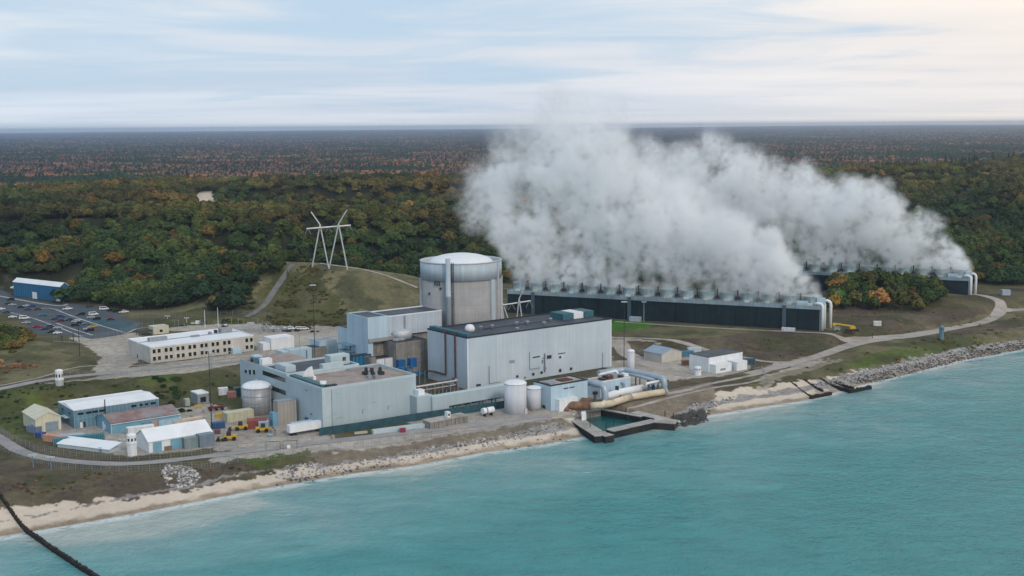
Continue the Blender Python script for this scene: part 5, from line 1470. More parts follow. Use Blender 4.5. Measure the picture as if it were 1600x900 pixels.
loader('yellow wheel loader left of the red brown container', 375, 672, 195); loader('yellow wheel loader right of the red brown container', 412, 675, 15); loader('yellow and black wheel loader on the sand pad right of the white garage', 357, 688, 190)
t = T('steel_bundle', 'small pile of dark drums left of the wheel loader on the sand pad', 'drums', P(343, 690), 5, 0)
for k in range(4): t.part('drum', MB().cyl(k * .8, (k % 2) * .7, -.1, .95, .36, .36, 10), 'dark')
for k, (px, py, lab) in enumerate(((338, 641, 'dark red farm style wagon behind the tall pole'), (373, 655, 'dark red machinery frame on top of the pale yellow container row'))):
    t = T('machinery_wagon', lab, 'wagon', P(px, py), 5, 25)
    t.part('frame', MB().box(-3.4, 3.4, -1, 1, 1.0, 1.6).bar((-3, -1, 1.6), (0, 1, 2.8), .25).bar((0, -1, 2.8), (3, 1, 1.6), .25), 'maroon')
    for x_ in (-2.4, 0, 2.4): t.part('wheel', MB().tube([(x_, -1.2, .55), (x_, -.9, .55)], .55, 12), 'rubber'); t.part('wheel', MB().tube([(x_, .9, .55), (x_, 1.2, .55)], .55, 12), 'rubber')
t = T('yellow_bollard_frame', 'yellow safety frame before the little pump house', 'barrier', P(310, 638), 5, 20)
t.part('frame', MB().bar((-1.5, 0, 0), (-1.5, 0, 1.4), .3).bar((1.5, 0, 0), (1.5, 0, 1.4), .3).bar((-1.5, 0, 1.4), (1.5, 0, 1.4), .3).bar((-1.5, 0, .7), (1.5, 0, .7), .25), 'yellow')
t = T('yellow_bollard_frame', 'yellow pallet stack below the dark red wagon', 'pallets', P(343, 652), 5, 20)
for k in range(4): t.part('pallet', MB().box(-1.4, 1.4, -1, 1, k * .45, k * .45 + .36), 'yellow')
t.o.name = 'pallet_stack'


def guard_tower(label, px, py, Hh, w_, col, z=5.0, top='white', name='guard_tower', base=None):
    t = T(name, label, 'guard tower', P(px, py, z), z, 25)
    t.part('shaft', MB().prism([(w_ * math.cos(R(22.5 + 45 * k)), w_ * math.sin(R(22.5 + 45 * k))) for k in range(8)], -1, Hh * .62), base or col)
    t.part('balcony', MB().prism([(w_ * 1.12 * math.cos(R(22.5 + 45 * k)), w_ * 1.12 * math.sin(R(22.5 + 45 * k))) for k in range(8)], Hh * .60, Hh * .66), top)
    c_ = t.part('cabin', MB().prism([(w_ * .96 * math.cos(R(22.5 + 45 * k)), w_ * .96 * math.sin(R(22.5 + 45 * k))) for k in range(8)], Hh * .66, Hh), top)
    for k in range(8):
        a = R(45 * k); r0 = w_ * .96 * math.cos(R(22.5)) + .03; q = w_ * .17
        MB().add([(r0 * math.cos(a) - s_ * q * math.sin(a) + d_ * math.cos(a), r0 * math.sin(a) + s_ * q * math.cos(a) + d_ * math.sin(a), zz) for d_ in (0, .06) for s_, zz in ((-1, Hh * .74), (1, Hh * .74), (1, Hh * .88), (-1, Hh * .88))],
                 [(0, 1, 2, 3), (7, 6, 5, 4), (0, 4, 5, 1), (1, 5, 6, 2), (2, 6, 7, 3), (3, 7, 4, 0)]).build('window', M_['glass'], c_)
    t.part('roof', MB().lathe(0, 0, [(w_ * 1.02, Hh), (w_ * .9, Hh + .5), (.2, Hh + .9)], 8), top)
    return t


guard_tower('white octagonal guard tower on a grey base beside the upper road', 94, 614, 9.8, 1.75, 'grey', z=5.6, base='galv')
guard_tower('white octagonal guard tower left of the white garage', 206.5, 711, 7.2, 1.75, 'white')
guard_tower('small white guard tower on the gravel before the dark roofed building', 1090, 586, 3.4, 1.7, 'white')
guard_tower('blue guard tower on the grass slope by the rock shore at the right', 1471, 527, 5.6, 1.3, 'blue', z=6.5, top='blue')

# ------------------------------------------------------------------ right of the turbine hall
t = bld('tan_shed', 'small tan shed with blue grey roof beyond the pipe loop', 'shed', (1034, 567), 1006, 1065, 556, z=5.0, rot=37)
t.H = t.hz(554); gable(t, 'tan', 'greyroof', t.H, t.H + 2.2, 'y', .3)
t = bld('dark_roofed_building', 'white walled building with dark green flat roof right of the tan shed', 'building', (1107, 582), 1077, 1160, 558, z=5.0)
flat(t, 'white', 'greenroof', 'greenroof', par=.3)
m = t.part('lean_to', MB().box(.5, t.L * .48, -4.2, -.02, -.5, 4.0), 'white'); t.part('lean_to', MB().box(t.L * .55, t.L * .86, -6.0, -.02, -.5, 4.2), 'white')
t.win('F', t.L * .48, t.L * .54, 0, 2.6, 'gdoor', 'door', .1); t.win('F', t.L * .15, t.L * .3, 1, 2, 'grey', 'window', .08, -4.2)
t = bld('screen_house', 'pale blue screen house with open topped dark rimmed roof at the intake basin', 'building', (861, 642), 834, 918, 602); SHO = t
flat(t, 'aux', 'deck', 'dark', par=.5, cw=.8); h = t.H
for a, b in ((880.5, 888), (890, 897.5)): u0, u1 = t.solve(a, 'x', z=8), t.solve(b, 'x', z=8); t.win('F', u0, u1, h * .76, h * .80, 'dark', 'wall_slot', .1)
t.part('roof_hatch', MB().box(t.L * .45, t.L * .75, t.W * .3, t.W * .7, h - .38, h + .1), 'rust'); t.part('roof_hatch', MB().box(t.L * .1, t.L * .35, t.W * .3, t.W * .7, h - .38, h - .1), 'grey')
u, v = t.face(850, 636, 'L'); t.win('L', u - .9, u + .9, -.3, 1.5, 'dark', 'door', .08)
t.part('white_annex', MB().box(t.L * .12, t.L * .62, -2.5, -.02, -.5, 4.6), 'white')
t = T('pale_valve_house', 'pale low building under the big grey pipes right of the screen house', 'building', P(938, 622), 5, 37)
t.L = t.solve(985, 'x'); t.W = 9; t.H = 7.0; flat(t, 'aux', 'deck', 'white', par=.3)
for k in range(5): x_ = 3 + k * t.L / 5.5; t.part('roof_equipment', MB().box(x_, x_ + 2.4, 2, 5 + k % 2, 6.7, 7.6 + .5 * (k % 3)), ['dark', 'rust', 'grey', 'dark', 'white'][k])


def Z3(px, py, z): return P(px, py, z) + (z,)


def pipe(name, label, pts, r, mat, rnd=2.2, n=14, cat='pipe'):
    t = T(name, label, cat, pts[0][:2], 5.0, 0)
    q = [(p[0] - t.x, p[1] - t.y, p[2] - 5.0) for p in pts]
    t.part('pipe', MB().tube(q, r, n, rnd), mat, smooth=True); return t, q


zp = 13.0
t, q = pipe('grey_pipe', 'fat grey pipe running over the screen house and bending down beside it', [Z3(893, 592, 14), Z3(944, 602, 13), Z3(947, 603.5, 13)[:2] + (5.0,)], 1.45, 'gpipe')
t, q = pipe('grey_pipe', 'outer fat grey pipe of the big loop, ending in a bend at its right', [Z3(935, 583, 11.5), Z3(975, 578, 11.5), Z3(1038, 591.5, 11.5), Z3(1038, 591.5, 11.5)[:2] + (4.5,)], 1.35, 'gpipe')
for k in (.3, .6): p = Vector(q[1]).lerp(Vector(q[2]), k); t.part('support', MB().bar(p, (p.x, p.y, -.5), .5), 'dark'); t.part('support', MB().bar(p + Vector((2, 1.5, 0)), (p.x + 2, p.y + 1.5, -.5), .4), 'dark')
t, q = pipe('grey_pipe', 'inner thinner grey pipe of the big loop running beside the outer one', [Z3(936, 586, 10.5), Z3(972, 581, 10.5), Z3(1022, 594, 10.5)], .75, 'gpipe', 1.5)
t, q = pipe('grey_pipe', 'slim grey pipe across the valve house bending down at its right', [Z3(935, 591, 11), Z3(978, 599, 10), Z3(980, 600, 10)[:2] + (4.5,)], .6, 'gpipe', 1.5)
t, q = pipe('white_pipe', 'white pipe frame standing over the blue valves at the right end of the loop', [Z3(1009.5, 611, 6), Z3(1009.5, 600, 10)[:2] + (10.2,), Z3(1038, 594, 10.2)], .55, 'white', 1.5)
t, q = pipe('white_pipe', 'white elbow pipe lying on the valve house roof', [Z3(936, 585.5, 13), Z3(962, 579.5, 13), Z3(966, 584, 12)], .6, 'white', 1.2)
t, q = pipe('discharge_pipe', 'very fat stained cream pipe along the edge of the intake basin', [Z3(921, 634.5, 6.2), Z3(950, 631.5, 6.2), Z3(985, 620.5, 6.2), Z3(1041, 611.5, 6.2)], 1.45, 'cpipe', 3)
for k in (0, 1, 2): t.part('collar', MB().tube([Vector(q[k + (k > 0)]).lerp(Vector(q[(k + 1) if k == 0 else k]), .03), Vector(q[k + (k > 0)]).lerp(Vector(q[(k + 1) if k == 0 else k]), .08)], 1.7, 14), 'grey')
t, q = pipe('discharge_pipe', 'second stained white pipe behind the very fat cream one', [Z3(945, 621, 7), Z3(968, 613.5, 7), Z3(1004, 606.5, 7)], 1.7, 'white', 2)
t, q = pipe('discharge_pipe', 'corroded brown pipe elbow at the left end of the intake basin', [Z3(884, 633, 7)[:2] + (3.5,), Z3(882, 633, 6.5), Z3(922, 634, 6.2)], 1.7, 'bpipe', 3)
t, q = pipe('discharge_pipe', 'second corroded brown pipe behind the brown elbow', [Z3(886, 627, 7), Z3(900, 624.5, 7), Z3(925, 628, 6.8)], 1.3, 'bpipe', 2)
t, q = pipe('discharge_pipe', 'short white pipe branch joining the cream pipe from behind', [Z3(950, 622, 6.4), Z3(942, 632, 6.2)], 1.2, 'cpipe', 1)
t = T('valve_set', 'group of blue grey valves and actuators inside the white pipe frame', 'valves', P(1014, 611), 5, 12)
for k in range(5): t.part('valve', MB().cyl(k * 2.1, 0, -.5, 2.4, .7, .7, 10).tube([(k * 2.1, 0, 2.4), (k * 2.1, 0, 4.2)], .25, 8).cyl(k * 2.1, 0, 4.0, 4.6, .6, .6, 10), ['blue', 'cobalt2', 'blue', 'grey', 'teal'][k])
t = T('valve_set', 'olive green valve with dark actuator between grey and cream pipes', 'valves', P(964, 622), 5, 12)
t.part('valve', MB().lathe(0, 0, [(1.6, -.5), (1.8, .8), (1.6, 2.2), (.7, 2.6)], 14), pmat('olive_paint', (.16, .13, .03), .6, .1, .8)); t.part('actuator', MB().cyl(0, 0, 2.6, 5.2, .8, .8, 10), 'dark')
t = T('valve_set', 'small crimson valve above the brown pipes', 'valves', P(930, 625), 5, 12)
t.part('valve', MB().cyl(0, 0, -.5, 2.6, .7, .7, 10), 'grey'); t.part('handwheel', MB().cyl(0, 0, 2.6, 3.6, 1.2, 1.2, 12), 'maroon')

# ------------------------------------------------------------------ intake basin
zc = 2.9
t = T('intake_basin', 'intake basin of dark sheet piling with pale concrete walkways jutting into the lake', 'intake basin', (0, 0), 0, 0)


def wall(pa, pb, wd, mat, nm, z0=-3.0, z1=zc, top=True):
    a, b = Vector(P(*pa, z1)), Vector(P(*pb, z1)); d = (b - a).normalized(); n = Vector((-d.y, d.x)) * wd / 2
    m = MB().prism([tuple(a - n), tuple(b - n), tuple(b + n), tuple(a + n)], z0, z1 - .25)
    L_ = (b - a).length; k = 0
    while k * 1.2 < L_:                     # pile ribs
        c_ = a + d * k * 1.2
        for s_ in (-1, 1):
            e_ = c_ + n * s_ * 1.0; f_ = e_ + d * .6; g_ = n.normalized() * s_ * .22
            m.prism([tuple(e_), tuple(f_), tuple(f_ + g_), tuple(e_ + g_)] if s_ < 0 else [tuple(e_), tuple(e_ + g_), tuple(f_ + g_), tuple(f_)], z0, z1 - .27)
        k += 1
    t.part(nm, m, mat)
    if top: n2 = n * 1.06; t.part('walkway', MB().prism([tuple(a - n2 - d * .3), tuple(b - n2 + d * .3), tuple(b + n2 + d * .3), tuple(a + n2 - d * .3)], z1 - .25, z1 + .02 * len(t.o.children) / 10), 'deck')


wall((893, 650), (940, 680), 5.5, 'sheet', 'pile_wall'); wall((940, 679.5), (952, 677), 4.5, 'sheet', 'pile_wall'); wall((953, 672), (1022, 656.5), 4.2, 'sheet', 'pile_wall')
wall((992, 643.5), (1050, 657), 4.4, 'sheet', 'pile_wall'); wall((1022, 656.5), (1056, 659), 6.0, 'sheet', 'pile_wall'); wall((930, 637), (1002, 650), 2.0, 'sheet', 'pile_wall'); wall((887, 648), (935, 639), 3.0, 'concd', 'basin_wall')
t.part('bin_screen', MB().prism(PL([(908, 652), (915, 651), (916, 656), (909, 657)], zc), zc, zc + 2.4), 'white')
m = MB()
for px, py in ((922, 667), (947, 671), (1039, 651), (958, 666), (900, 656), (1052, 655)): x, y = P(px, py, zc); m.bar((x, y, zc), (x, y, zc + 2.6), .3)
t.part('mooring_post', m, 'timber')
m = MB()
for (pa, pb) in (((896, 654), (938, 683)), ((955, 675), (1020, 660))):
    a, b = Vector(P(*pa, zc)), Vector(P(*pb, zc))
    for k in range(19): c_ = a.lerp(b, k / 18); m.bar((c_.x, c_.y, zc), (c_.x, c_.y, zc + 1.1), .09)
    m.bar((a.x, a.y, zc + 1.1), (b.x, b.y, zc + 1.1), .09)
t.part('railing', m, 'grey')
bw = MB().add([(x, y, .25) for x, y in PL([(896, 646), (935, 637), (1005, 650), (1022, 657), (955, 673), (935, 672)], .25)], [tuple(range(6))]).build('basin_water', 'basin', kind='structure')


# ------------------------------------------------------------------ groynes
def groyne(label, pts, wd, zt, mat='timber', step=1.1, z=0.0, name='groyne'):
    w_ = PL(pts, zt); t = T(name, label, 'groyne', w_[0], 0, 0); m = MB(); m2 = MB(); rr = random.Random(len(label))
    for (a, b) in zip(w_[:-1], w_[1:]):
        a, b = Vector(a), Vector(b); L_ = (b - a).length; d = (b - a) / L_; n = Vector((-d.y, d.x))
        k = 0
        while k * step < L_:
            c_ = a + d * k * step - Vector((t.x, t.y)); hh = max(zt, (Hs(a.x + d.x * k * step, a.y + d.y * k * step) + (.9 if a.x < -100 else .45))) + rr.uniform(-.25, .3)
            m.cyl(c_.x + rr.uniform(-.1, .1), c_.y, -3, hh, wd * .42, wd * .36, 8); k += 1
        p, q = a - Vector((t.x, t.y)), b - Vector((t.x, t.y)); m2.bar((p.x, p.y, zt - .45), (q.x, q.y, zt - .45), wd * .7, .6)
    t.part('pile_row', m, mat); t.part('waling_beam', m2, mat); return t


groyne('long dark row of piles crossing the beach into the lake at lower left', [(-22, 775), (0, 790), (42, 826), (85, 856), (128, 884), (175, 912), (230, 945)], 1.5, 1.3)
groyne('left pair arm of dark timber groyne on the small right beach', [(1236, 605.5), (1268, 617)], 1.1, 1.3); groyne('thick dark timber arm right of the first one on the small beach', [(1257, 600.5), (1285, 608.5)], 2.0, 1.6)
groyne('cross beam of the nearer timber groyne lying along the water', [(1267, 618.5), (1299, 612)], 1.8, 1.4); groyne('thick dark arm of the farther timber groyne', [(1281, 596), (1329, 608.5)], 2.0, 1.6)
groyne('slim second arm of the farther timber groyne', [(1304, 597.5), (1334, 604.5)], 1.3, 1.5); groyne('cross beam of the farther timber groyne pointing into the lake', [(1328, 609), (1360, 602.5)], 2.0, 1.5)

# ------------------------------------------------------------------ dark green windbreak and low concrete walls by the shore road
def strip(name, label, cat, pts, z, hgt, mat, wd=.35, part='panel', cap=None):
    w_ = PL(pts, z); t = T(name, label, cat, w_[0], z, 0)
    for (a, b) in zip(w_[:-1], w_[1:]):
        a, b = Vector(a) - Vector((t.x, t.y)), Vector(b) - Vector((t.x, t.y)); d = (b - a).normalized(); n = Vector((-d.y, d.x)) * wd / 2
        t.part(part, MB().prism([tuple(a - n), tuple(b - n), tuple(b + n), tuple(a + n)], -1, hgt), mat)
    return t


strip('windbreak_fence', 'dark teal windbreak fence at the foot of the service block', 'fence', [(499, 681), (560, 672), (640, 659), (700, 650), (735, 645), (790, 637)], 5, 3.0, 'tealw')
strip('barrier_wall', 'row of pale concrete barriers below the service block', 'wall', [(582, 678), (600, 675.5), (662, 667.5)], 5, 1.5, 'servtrim', 2.2, 'barrier')
t = bld('concrete_bunker', 'long low weathered concrete bunker wall beside the shore road', 'wall', (672, 671), 664, 731, 659); t.W = 5
t.part('wall', MB().box(0, t.L, 0, t.W, -1, t.H - .4), 'concd'); t.part('roof', MB().box(-.2, t.L + .2, -.5, t.W + .2, t.H - .4, t.H), 'deck'); t.part('white_booth', MB().box(t.L * .5, t.L * .58, 1, 3, t.H, t.H + 2.2), 'white')
for k in range(9): t.part('buttress', MB().box(k * t.L / 9, k * t.L / 9 + .5, -.3, 0, -.5, t.H - .4), 'concd')
u, = (t.L * .49,); t.part('window', MB().box(t.L * .52, t.L * .56, .93, 1.0, t.H + .7, t.H + 1.6), 'glass')


# ------------------------------------------------------------------ fences
def fence(label, pts, z, hgt=2.6, step=3.4, group='chain link perimeter fences', rails=True):
    w_ = PL(pts, z); q = []
    for a, b in zip(w_[:-1], w_[1:]):
        a, b = Vector(a), Vector(b); n = max(1, int(round((b - a).length / step)))
        q += [a.lerp(b, k / n) for k in range(n)]
    q.append(Vector(w_[-1])); q = q[:100]
    t = T('chain_link_fence', label, 'fence', tuple(q[0]), z, 0, group)
    hz_ = H(np.array([p.x for p in q]), np.array([p.y for p in q])) - z
    pm = MB().cyl(0, 0, -.5, hgt, .07, .07, 6)
    first = None
    for p, h_ in zip(q, hz_):
        o = pm.build('post', 'grey', t.o) if first is None else link('post', first.data, parent=t.o)
        first = first or o; o.location = (p.x - t.x, p.y - t.y, float(h_))
    m = MB()
    for i in range(len(q) - 1):
        a = (q[i].x - t.x, q[i].y - t.y, float(hz_[i])); b = (q[i + 1].x - t.x, q[i + 1].y - t.y, float(hz_[i + 1]))
        for f_ in (.05, .35, .68, 1.0): m.bar((a[0], a[1], a[2] + hgt * f_), (b[0], b[1], b[2] + hgt * f_), .035)
        for k in range(1, 3): c_ = Vector(a).lerp(Vector(b), k / 3); m.bar(c_, c_ + Vector((0, 0, hgt)), .035)
    t.part('wire_mesh', m, 'grey'); return t


fence('outer chain link fence on the lake side of the perimeter road, left bend', [(-30, 690), (0, 703), (40, 718), (85, 731), (130, 736), (200, 737), (300, 730), (400, 717)], 5)
fence('outer chain link fence on the lake side of the perimeter road below the service block', [(400, 717), (500, 703), (620, 687), (740, 671), (860, 656)], 5)
fence('inner chain link fence around the lower yard', [(-6, 648), (0, 676), (20, 690), (60, 706), (120, 716), (200, 720), (300, 714), (400, 701), (480, 692)], 5)
fence('chain link fence along the concrete kerb of the car park', [(85, 538), (120, 535), (150, 530), (178, 525), (196, 521), (214, 513), (240, 509)], 9, 3.0)
fence('chain link fence in front of the tan office', [(150, 566), (200, 572), (300, 564), (410, 550)], 9, 2.2)
fence('chain link fence along the upper road above the grass bank', [(110, 589), (200, 588), (300, 578), (372, 568)], 8.6, 2.2)
fence('chain link fence behind the tan shed and dark roofed building', [(960, 545), (1040, 548), (1140, 566), (1190, 572), (1200, 590)], 7, 2.4)
fence('chain link fence between switchyard and grassy hill', [(215, 498), (300, 500), (400, 498), (430, 500)], 9, 3.0)
t = T('gate_frame', 'grey open gate frames standing by the perimeter road near the trailer', 'gate', P(416, 703), 5, 8)
t.part('frame', MB().bar((0, 0, 0), (0, 0, 3), .15).bar((5, 0, 0), (5, 0, 3), .15).bar((0, 0, 3), (5, 0, 3), .15).bar((6, 0, 0), (6, 0, 3), .15).bar((11, 0, 0), (11, 0, 3), .15).bar((6, 0, 3), (11, 0, 3), .15), 'dark')
t.part('white_sign', MB().box(7.4, 8.6, -.1, 0, .2, 1.5), 'white')


# ------------------------------------------------------------------ poles
def pole(label, px, py, top, z=5.0, r=.22, mat='dark', arms=False, name='light_pole', cat='pole'):
    t = T(name, label, cat, P(px, py, z), z, 0); h_ = t.hz(top)
    t.part('mast', MB().cyl(0, 0, -.5, h_, r, r * .6, 8), mat)
    if arms:
        t.part('lamp_head', MB().box(-1.4, 1.4, -.4, .4, h_ - .1, h_ + .35), 'galv')
    return t


pole('tall dark lattice pole beside the white garage', 331, 672, 548, 5, .20, 'dark', True)
pole('tall dark pole between the pale blue containers and grassy hill', 493, 585, 446, 7, .20, 'dark', True)
pole('tall pole at the car park edge left of the tan office', 125, 560, 500, 9, .22, 'dark', True)
pole('short dark pole on the kerb of the car park, left one', 97, 537, 523, 9, .3); pole('short dark pole on the kerb of the car park, right one', 115, 535, 519, 9, .3)
pole('very tall dark mast with lamp beyond the slim white tank', 975, 575, 472, 5, .19, 'dark', True)
pole('thin white flagpole behind the tan office, left one', 320.5, 512, 484, 9, .2, 'white'); pole('thin white flagpole behind the tan office, right one', 341, 510, 480, 9, .2, 'white')
pole('thin grey pole in front of the white annex', 469, 562, 522, 9, .16, 'grey'); pole('thin grey lamp pole in the switchyard', 262, 500, 494, 9, .16, 'white', True); pole('small white lamp pole beside the switchyard fence', 292, 505, 497, 9, .16, 'white', True)
pole('thin pole with cross lamp in front of the near cooling tower', 1006, 503, 472, 9, .15, 'galv', True); pole('short dark pole beside the lake road junction', 1363, 527, 520, 8, .2)
pole('short dark post near the widening of the lake road', 1518, 503, 495, 8, .15); pole('short grey mast at the perimeter road below the left bend', 52, 732, 712, 4.6, .2, 'blue', True); pole('second short grey mast right of the one at the left bend', 80, 735, 715, 4.6, .2, 'blue', True)
pole('grey lamp pole before the right end of the tan office', 330, 575, 552, 9, .15, 'grey', True)

# loose clutter of the yards
def clutter(name, label, group, cat, build_fn, spots):
    first = None
    for px, py, rz in spots:
        x, y = P(px, py, 5.0); z = Hs(x, y)
        if first is None:
            t = T(name, label, cat, (x, y), z, rz, group); build_fn(t); first = t.o
        else: copy_tree(first, (x, y, z), R(rz))


def _pal(t):
    for k in range(5): t.part('pallet', MB().box(-.6, .6, -.5, .5, k * .3, k * .3 + .24), 'tanb')


def _bar(t): t.part('body', MB().sect([(-.3, -.1), (.3, -.1), (.12, .9), (-.12, .9)], -1.5, 1.5, 'x'), 'kerb')


def _drum(t): t.part('shell', MB().cyl(0, 0, -.1, .9, .3, .3, 12), 'blue2'); t.part('lid', MB().cyl(0, 0, .9, .95, .31, .31, 12), 'white')


clutter('pallet_stack', 'small stack of tan pallets on the paved lower yard', 'pallet stacks in the lower yard', 'pallets', _pal, [(262, 662, 20), (300, 654, 35), (306, 656, 10), (350, 658, 70), (318, 645, 5), (426, 676, 30), (432, 680, 35), (210, 668, 15), (140, 683, 40), (390, 684, 12), (300, 662, 80), (520, 686, 35)])
clutter('concrete_barrier', 'low pale concrete traffic barrier beside the perimeter road', 'concrete traffic barriers', 'barrier', _bar, [(440, 694, 12), (448, 693, 12), (456, 692, 12), (472, 689, 14), (480, 688, 14), (560, 678, 16), (568, 677, 16), (380, 698, 8), (388, 697, 8)])
clutter('drum', 'blue drum with white lid near the trailers of the lower yard', 'blue drums', 'drum', _drum, [(420, 682, 0), (422, 683, 0), (425, 682, 0), (345, 664, 0), (347, 665, 0), (186, 690, 0), (188, 691, 0)])

# switchyard clutter by the car park
t = T('switchyard_frame', 'low grey steel switchyard frames between car park and tan office', 'switchgear', P(268, 512, 9), 9, 0)
m = MB(); rr = random.Random(9)
for k in range(16):
    x_, y_ = k * 3.6, rr.uniform(0, 14); h_ = rr.uniform(1.5, 4.5); m.bar((x_, y_, -.3), (x_, y_, h_), .2)
    if k % 2: m.bar((x_, y_, h_), (x_ - 3.6, y_, h_), .16)
t.part('frame', m, 'grey')
for k in range(7): x_, y_ = rr.uniform(0, 55), rr.uniform(0, 12); t.part('equipment', MB().box(x_, x_ + rr.uniform(1, 4), y_, y_ + 2, -.3, rr.uniform(.8, 2.2)), rr.choice(['grey', 'white', 'cream', 'dark', 'tan']))
t = T('switchyard_frame', 'rows of grey pipe racks behind the right end of the tan office', 'switchgear', P(372, 516, 9), 9, -20)
m = MB()
for k in range(10):
    for j in range(3): m.bar((k * 3, j * 4, -.3), (k * 3, j * 4, 2.0), .2)
for j in range(3): m.bar((0, j * 4, 2), (27, j * 4, 2), .35).bar((0, j * 4, 1.1), (27, j * 4, 1.1), .25)
t.part('frame', m, 'galv')

# ------------------------------------------------------------------ boom lift
t = T('boom_lift', 'yellow boom lift parked at the right end of the near cooling tower', 'boom lift', P(1331, 518.5, 9), 9.2, 8)
t.part('chassis', MB().box(-3.6, 3.4, -1.2, 1.2, .6, 1.5), 'dark'); t.part('turret', MB().box(-1.5, 1.8, -1, 1, 1.5, 2.6), 'yellow')
t.part('boom', MB().bar((1.2, 0, 2.8), (-9.6, 0, 4.6), .8, .7), 'yellow'); t.part('basket', MB().box(-11, -9.6, -.7, .7, 3.6, 4.9), 'yellow')
for x_ in (-2.8, -1.2, 1.3, 2.7):
    for y_ in (-1.45, 1.05): t.part('wheel', MB().tube([(x_, y_, .6), (x_, y_ + .4, .6)], .62, 12), 'rubber')
t = T('generator_trailer', 'dark trailer unit between the boom lift and the cooling tower pipes', 'trailer', P(1303, 518.5, 9), 9.2, 5)
t.part('body', MB().box(0, 3.5, 0, 1.8, .7, 2.4), 'grey'); t.part('wheel', MB().tube([(1.7, -.3, .5), (1.7, 0, .5)], .5, 12), 'rubber'); t.part('drawbar', MB().bar((3.5, .9, .8), (5.2, .9, .6), .2), 'dark')


# ------------------------------------------------------------------ vehicles
def car_mesh(kind):
    o = T('parked_' + kind, '', 'car', (0, 0), 0, 0)
    L_, Wd = {'car': (4.7, 1.85), 'suv': (4.9, 1.95), 'pickup': (5.8, 2.0), 'van': (5.6, 2.05)}[kind]
    a, b = -L_ / 2, L_ / 2
    lo = {'car': [(a, .35), (b, .35), (b, .72), (b - 1.1, .92), (a + .9, .95), (a, .85)], 'suv': [(a, .4), (b, .4), (b, .85), (b - 1.0, 1.08), (a + .1, 1.1), (a, .9)],
          'pickup': [(a, .5), (b, .5), (b, .95), (b - 1.2, 1.15), (a, 1.15)], 'van': [(a, .4), (b, .4), (b, .9), (b - .7, 1.15), (a, 1.15)]}[kind]
    hi = {'car': [(a + .7, .93), (b - 1.2, .9), (b - 2.0, 1.42), (a + 1.35, 1.42)], 'suv': [(a + .1, 1.08), (b - 1.1, 1.06), (b - 1.8, 1.72), (a + .35, 1.72)],
          'pickup': [(-.9, 1.13), (b - 1.3, 1.13), (b - 2.0, 1.8), (-.7, 1.8)], 'van': [(a + .02, 1.13), (b - .8, 1.13), (b - 1.5, 2.05), (a + .1, 2.1)]}[kind]
    body = MB().sect(lo, -Wd / 2, Wd / 2, 'y'); body.sect([(x, z) for x, z in hi], -Wd / 2 + .13, Wd / 2 - .13, 'y')
    o.part('body', body, 'paint')
    g = MB(); z0, z1 = hi[0][1] + .1, hi[2][1] - .1
    xs0, xs1 = hi[0][0] + .45, hi[1][0] - .55
    for s_ in (-1, 1): g.add([(x, s_ * (Wd / 2 - .11), z) for x, z in ((xs0, z0), (xs1, z0), (hi[2][0] - .1, z1), (hi[3][0] + .15, z1))], [(0, 1, 2, 3)])
    p, q = Vector((hi[1][0], 0, hi[1][1])), Vector((hi[2][0], 0, hi[2][1]))
    for (p, q, e) in ((Vector((hi[1][0], 0, hi[1][1])), Vector((hi[2][0], 0, hi[2][1])), .03), (Vector((hi[0][0], 0, hi[0][1])), Vector((hi[3][0], 0, hi[3][1])), -.03)):
        c0, c1 = p.lerp(q, .12), p.lerp(q, .9); w2 = Wd / 2 - .25
        g.add([(c0.x + e, -w2, c0.z), (c0.x + e, w2, c0.z), (c1.x + e, w2, c1.z), (c1.x + e, -w2, c1.z)], [(0, 1, 2, 3)])
    if kind == 'pickup': g.box(a + .1, -1.0, -Wd / 2 + .15, Wd / 2 - .15, 1.1, 1.16)
    o.part('window', g, 'glass')
    for x_ in (a + .95, b - .95):
        for y_ in (-Wd / 2 - .02, Wd / 2 - .22): o.part('wheel', MB().tube([(x_, y_, .36), (x_, y_ + .24, .36)], .36, 12), 'rubber')
    return o.o


PROTO = {}
COLS = {'white': (.75, .76, .78), 'black': (.012, .013, .015), 'dark grey': (.045, .05, .055), 'silver': (.40, .42, .44), 'blue': (.02, .07, .20), 'teal': (.02, .17, .20), 'red': (.32, .02, .02),
        'dark red': (.12, .012, .02), 'brown': (.08, .05, .035), 'gold': (.55, .30, .05), 'grey blue': (.12, .18, .25)}
NAMES = {'car': 'saloon car', 'suv': 'estate car', 'pickup': 'pickup truck', 'van': 'van'}


def ordn(k): return ['first', 'second', 'third', 'fourth', 'fifth', 'sixth', 'seventh', 'eighth', 'ninth', 'tenth', 'eleventh', 'twelfth'][k]


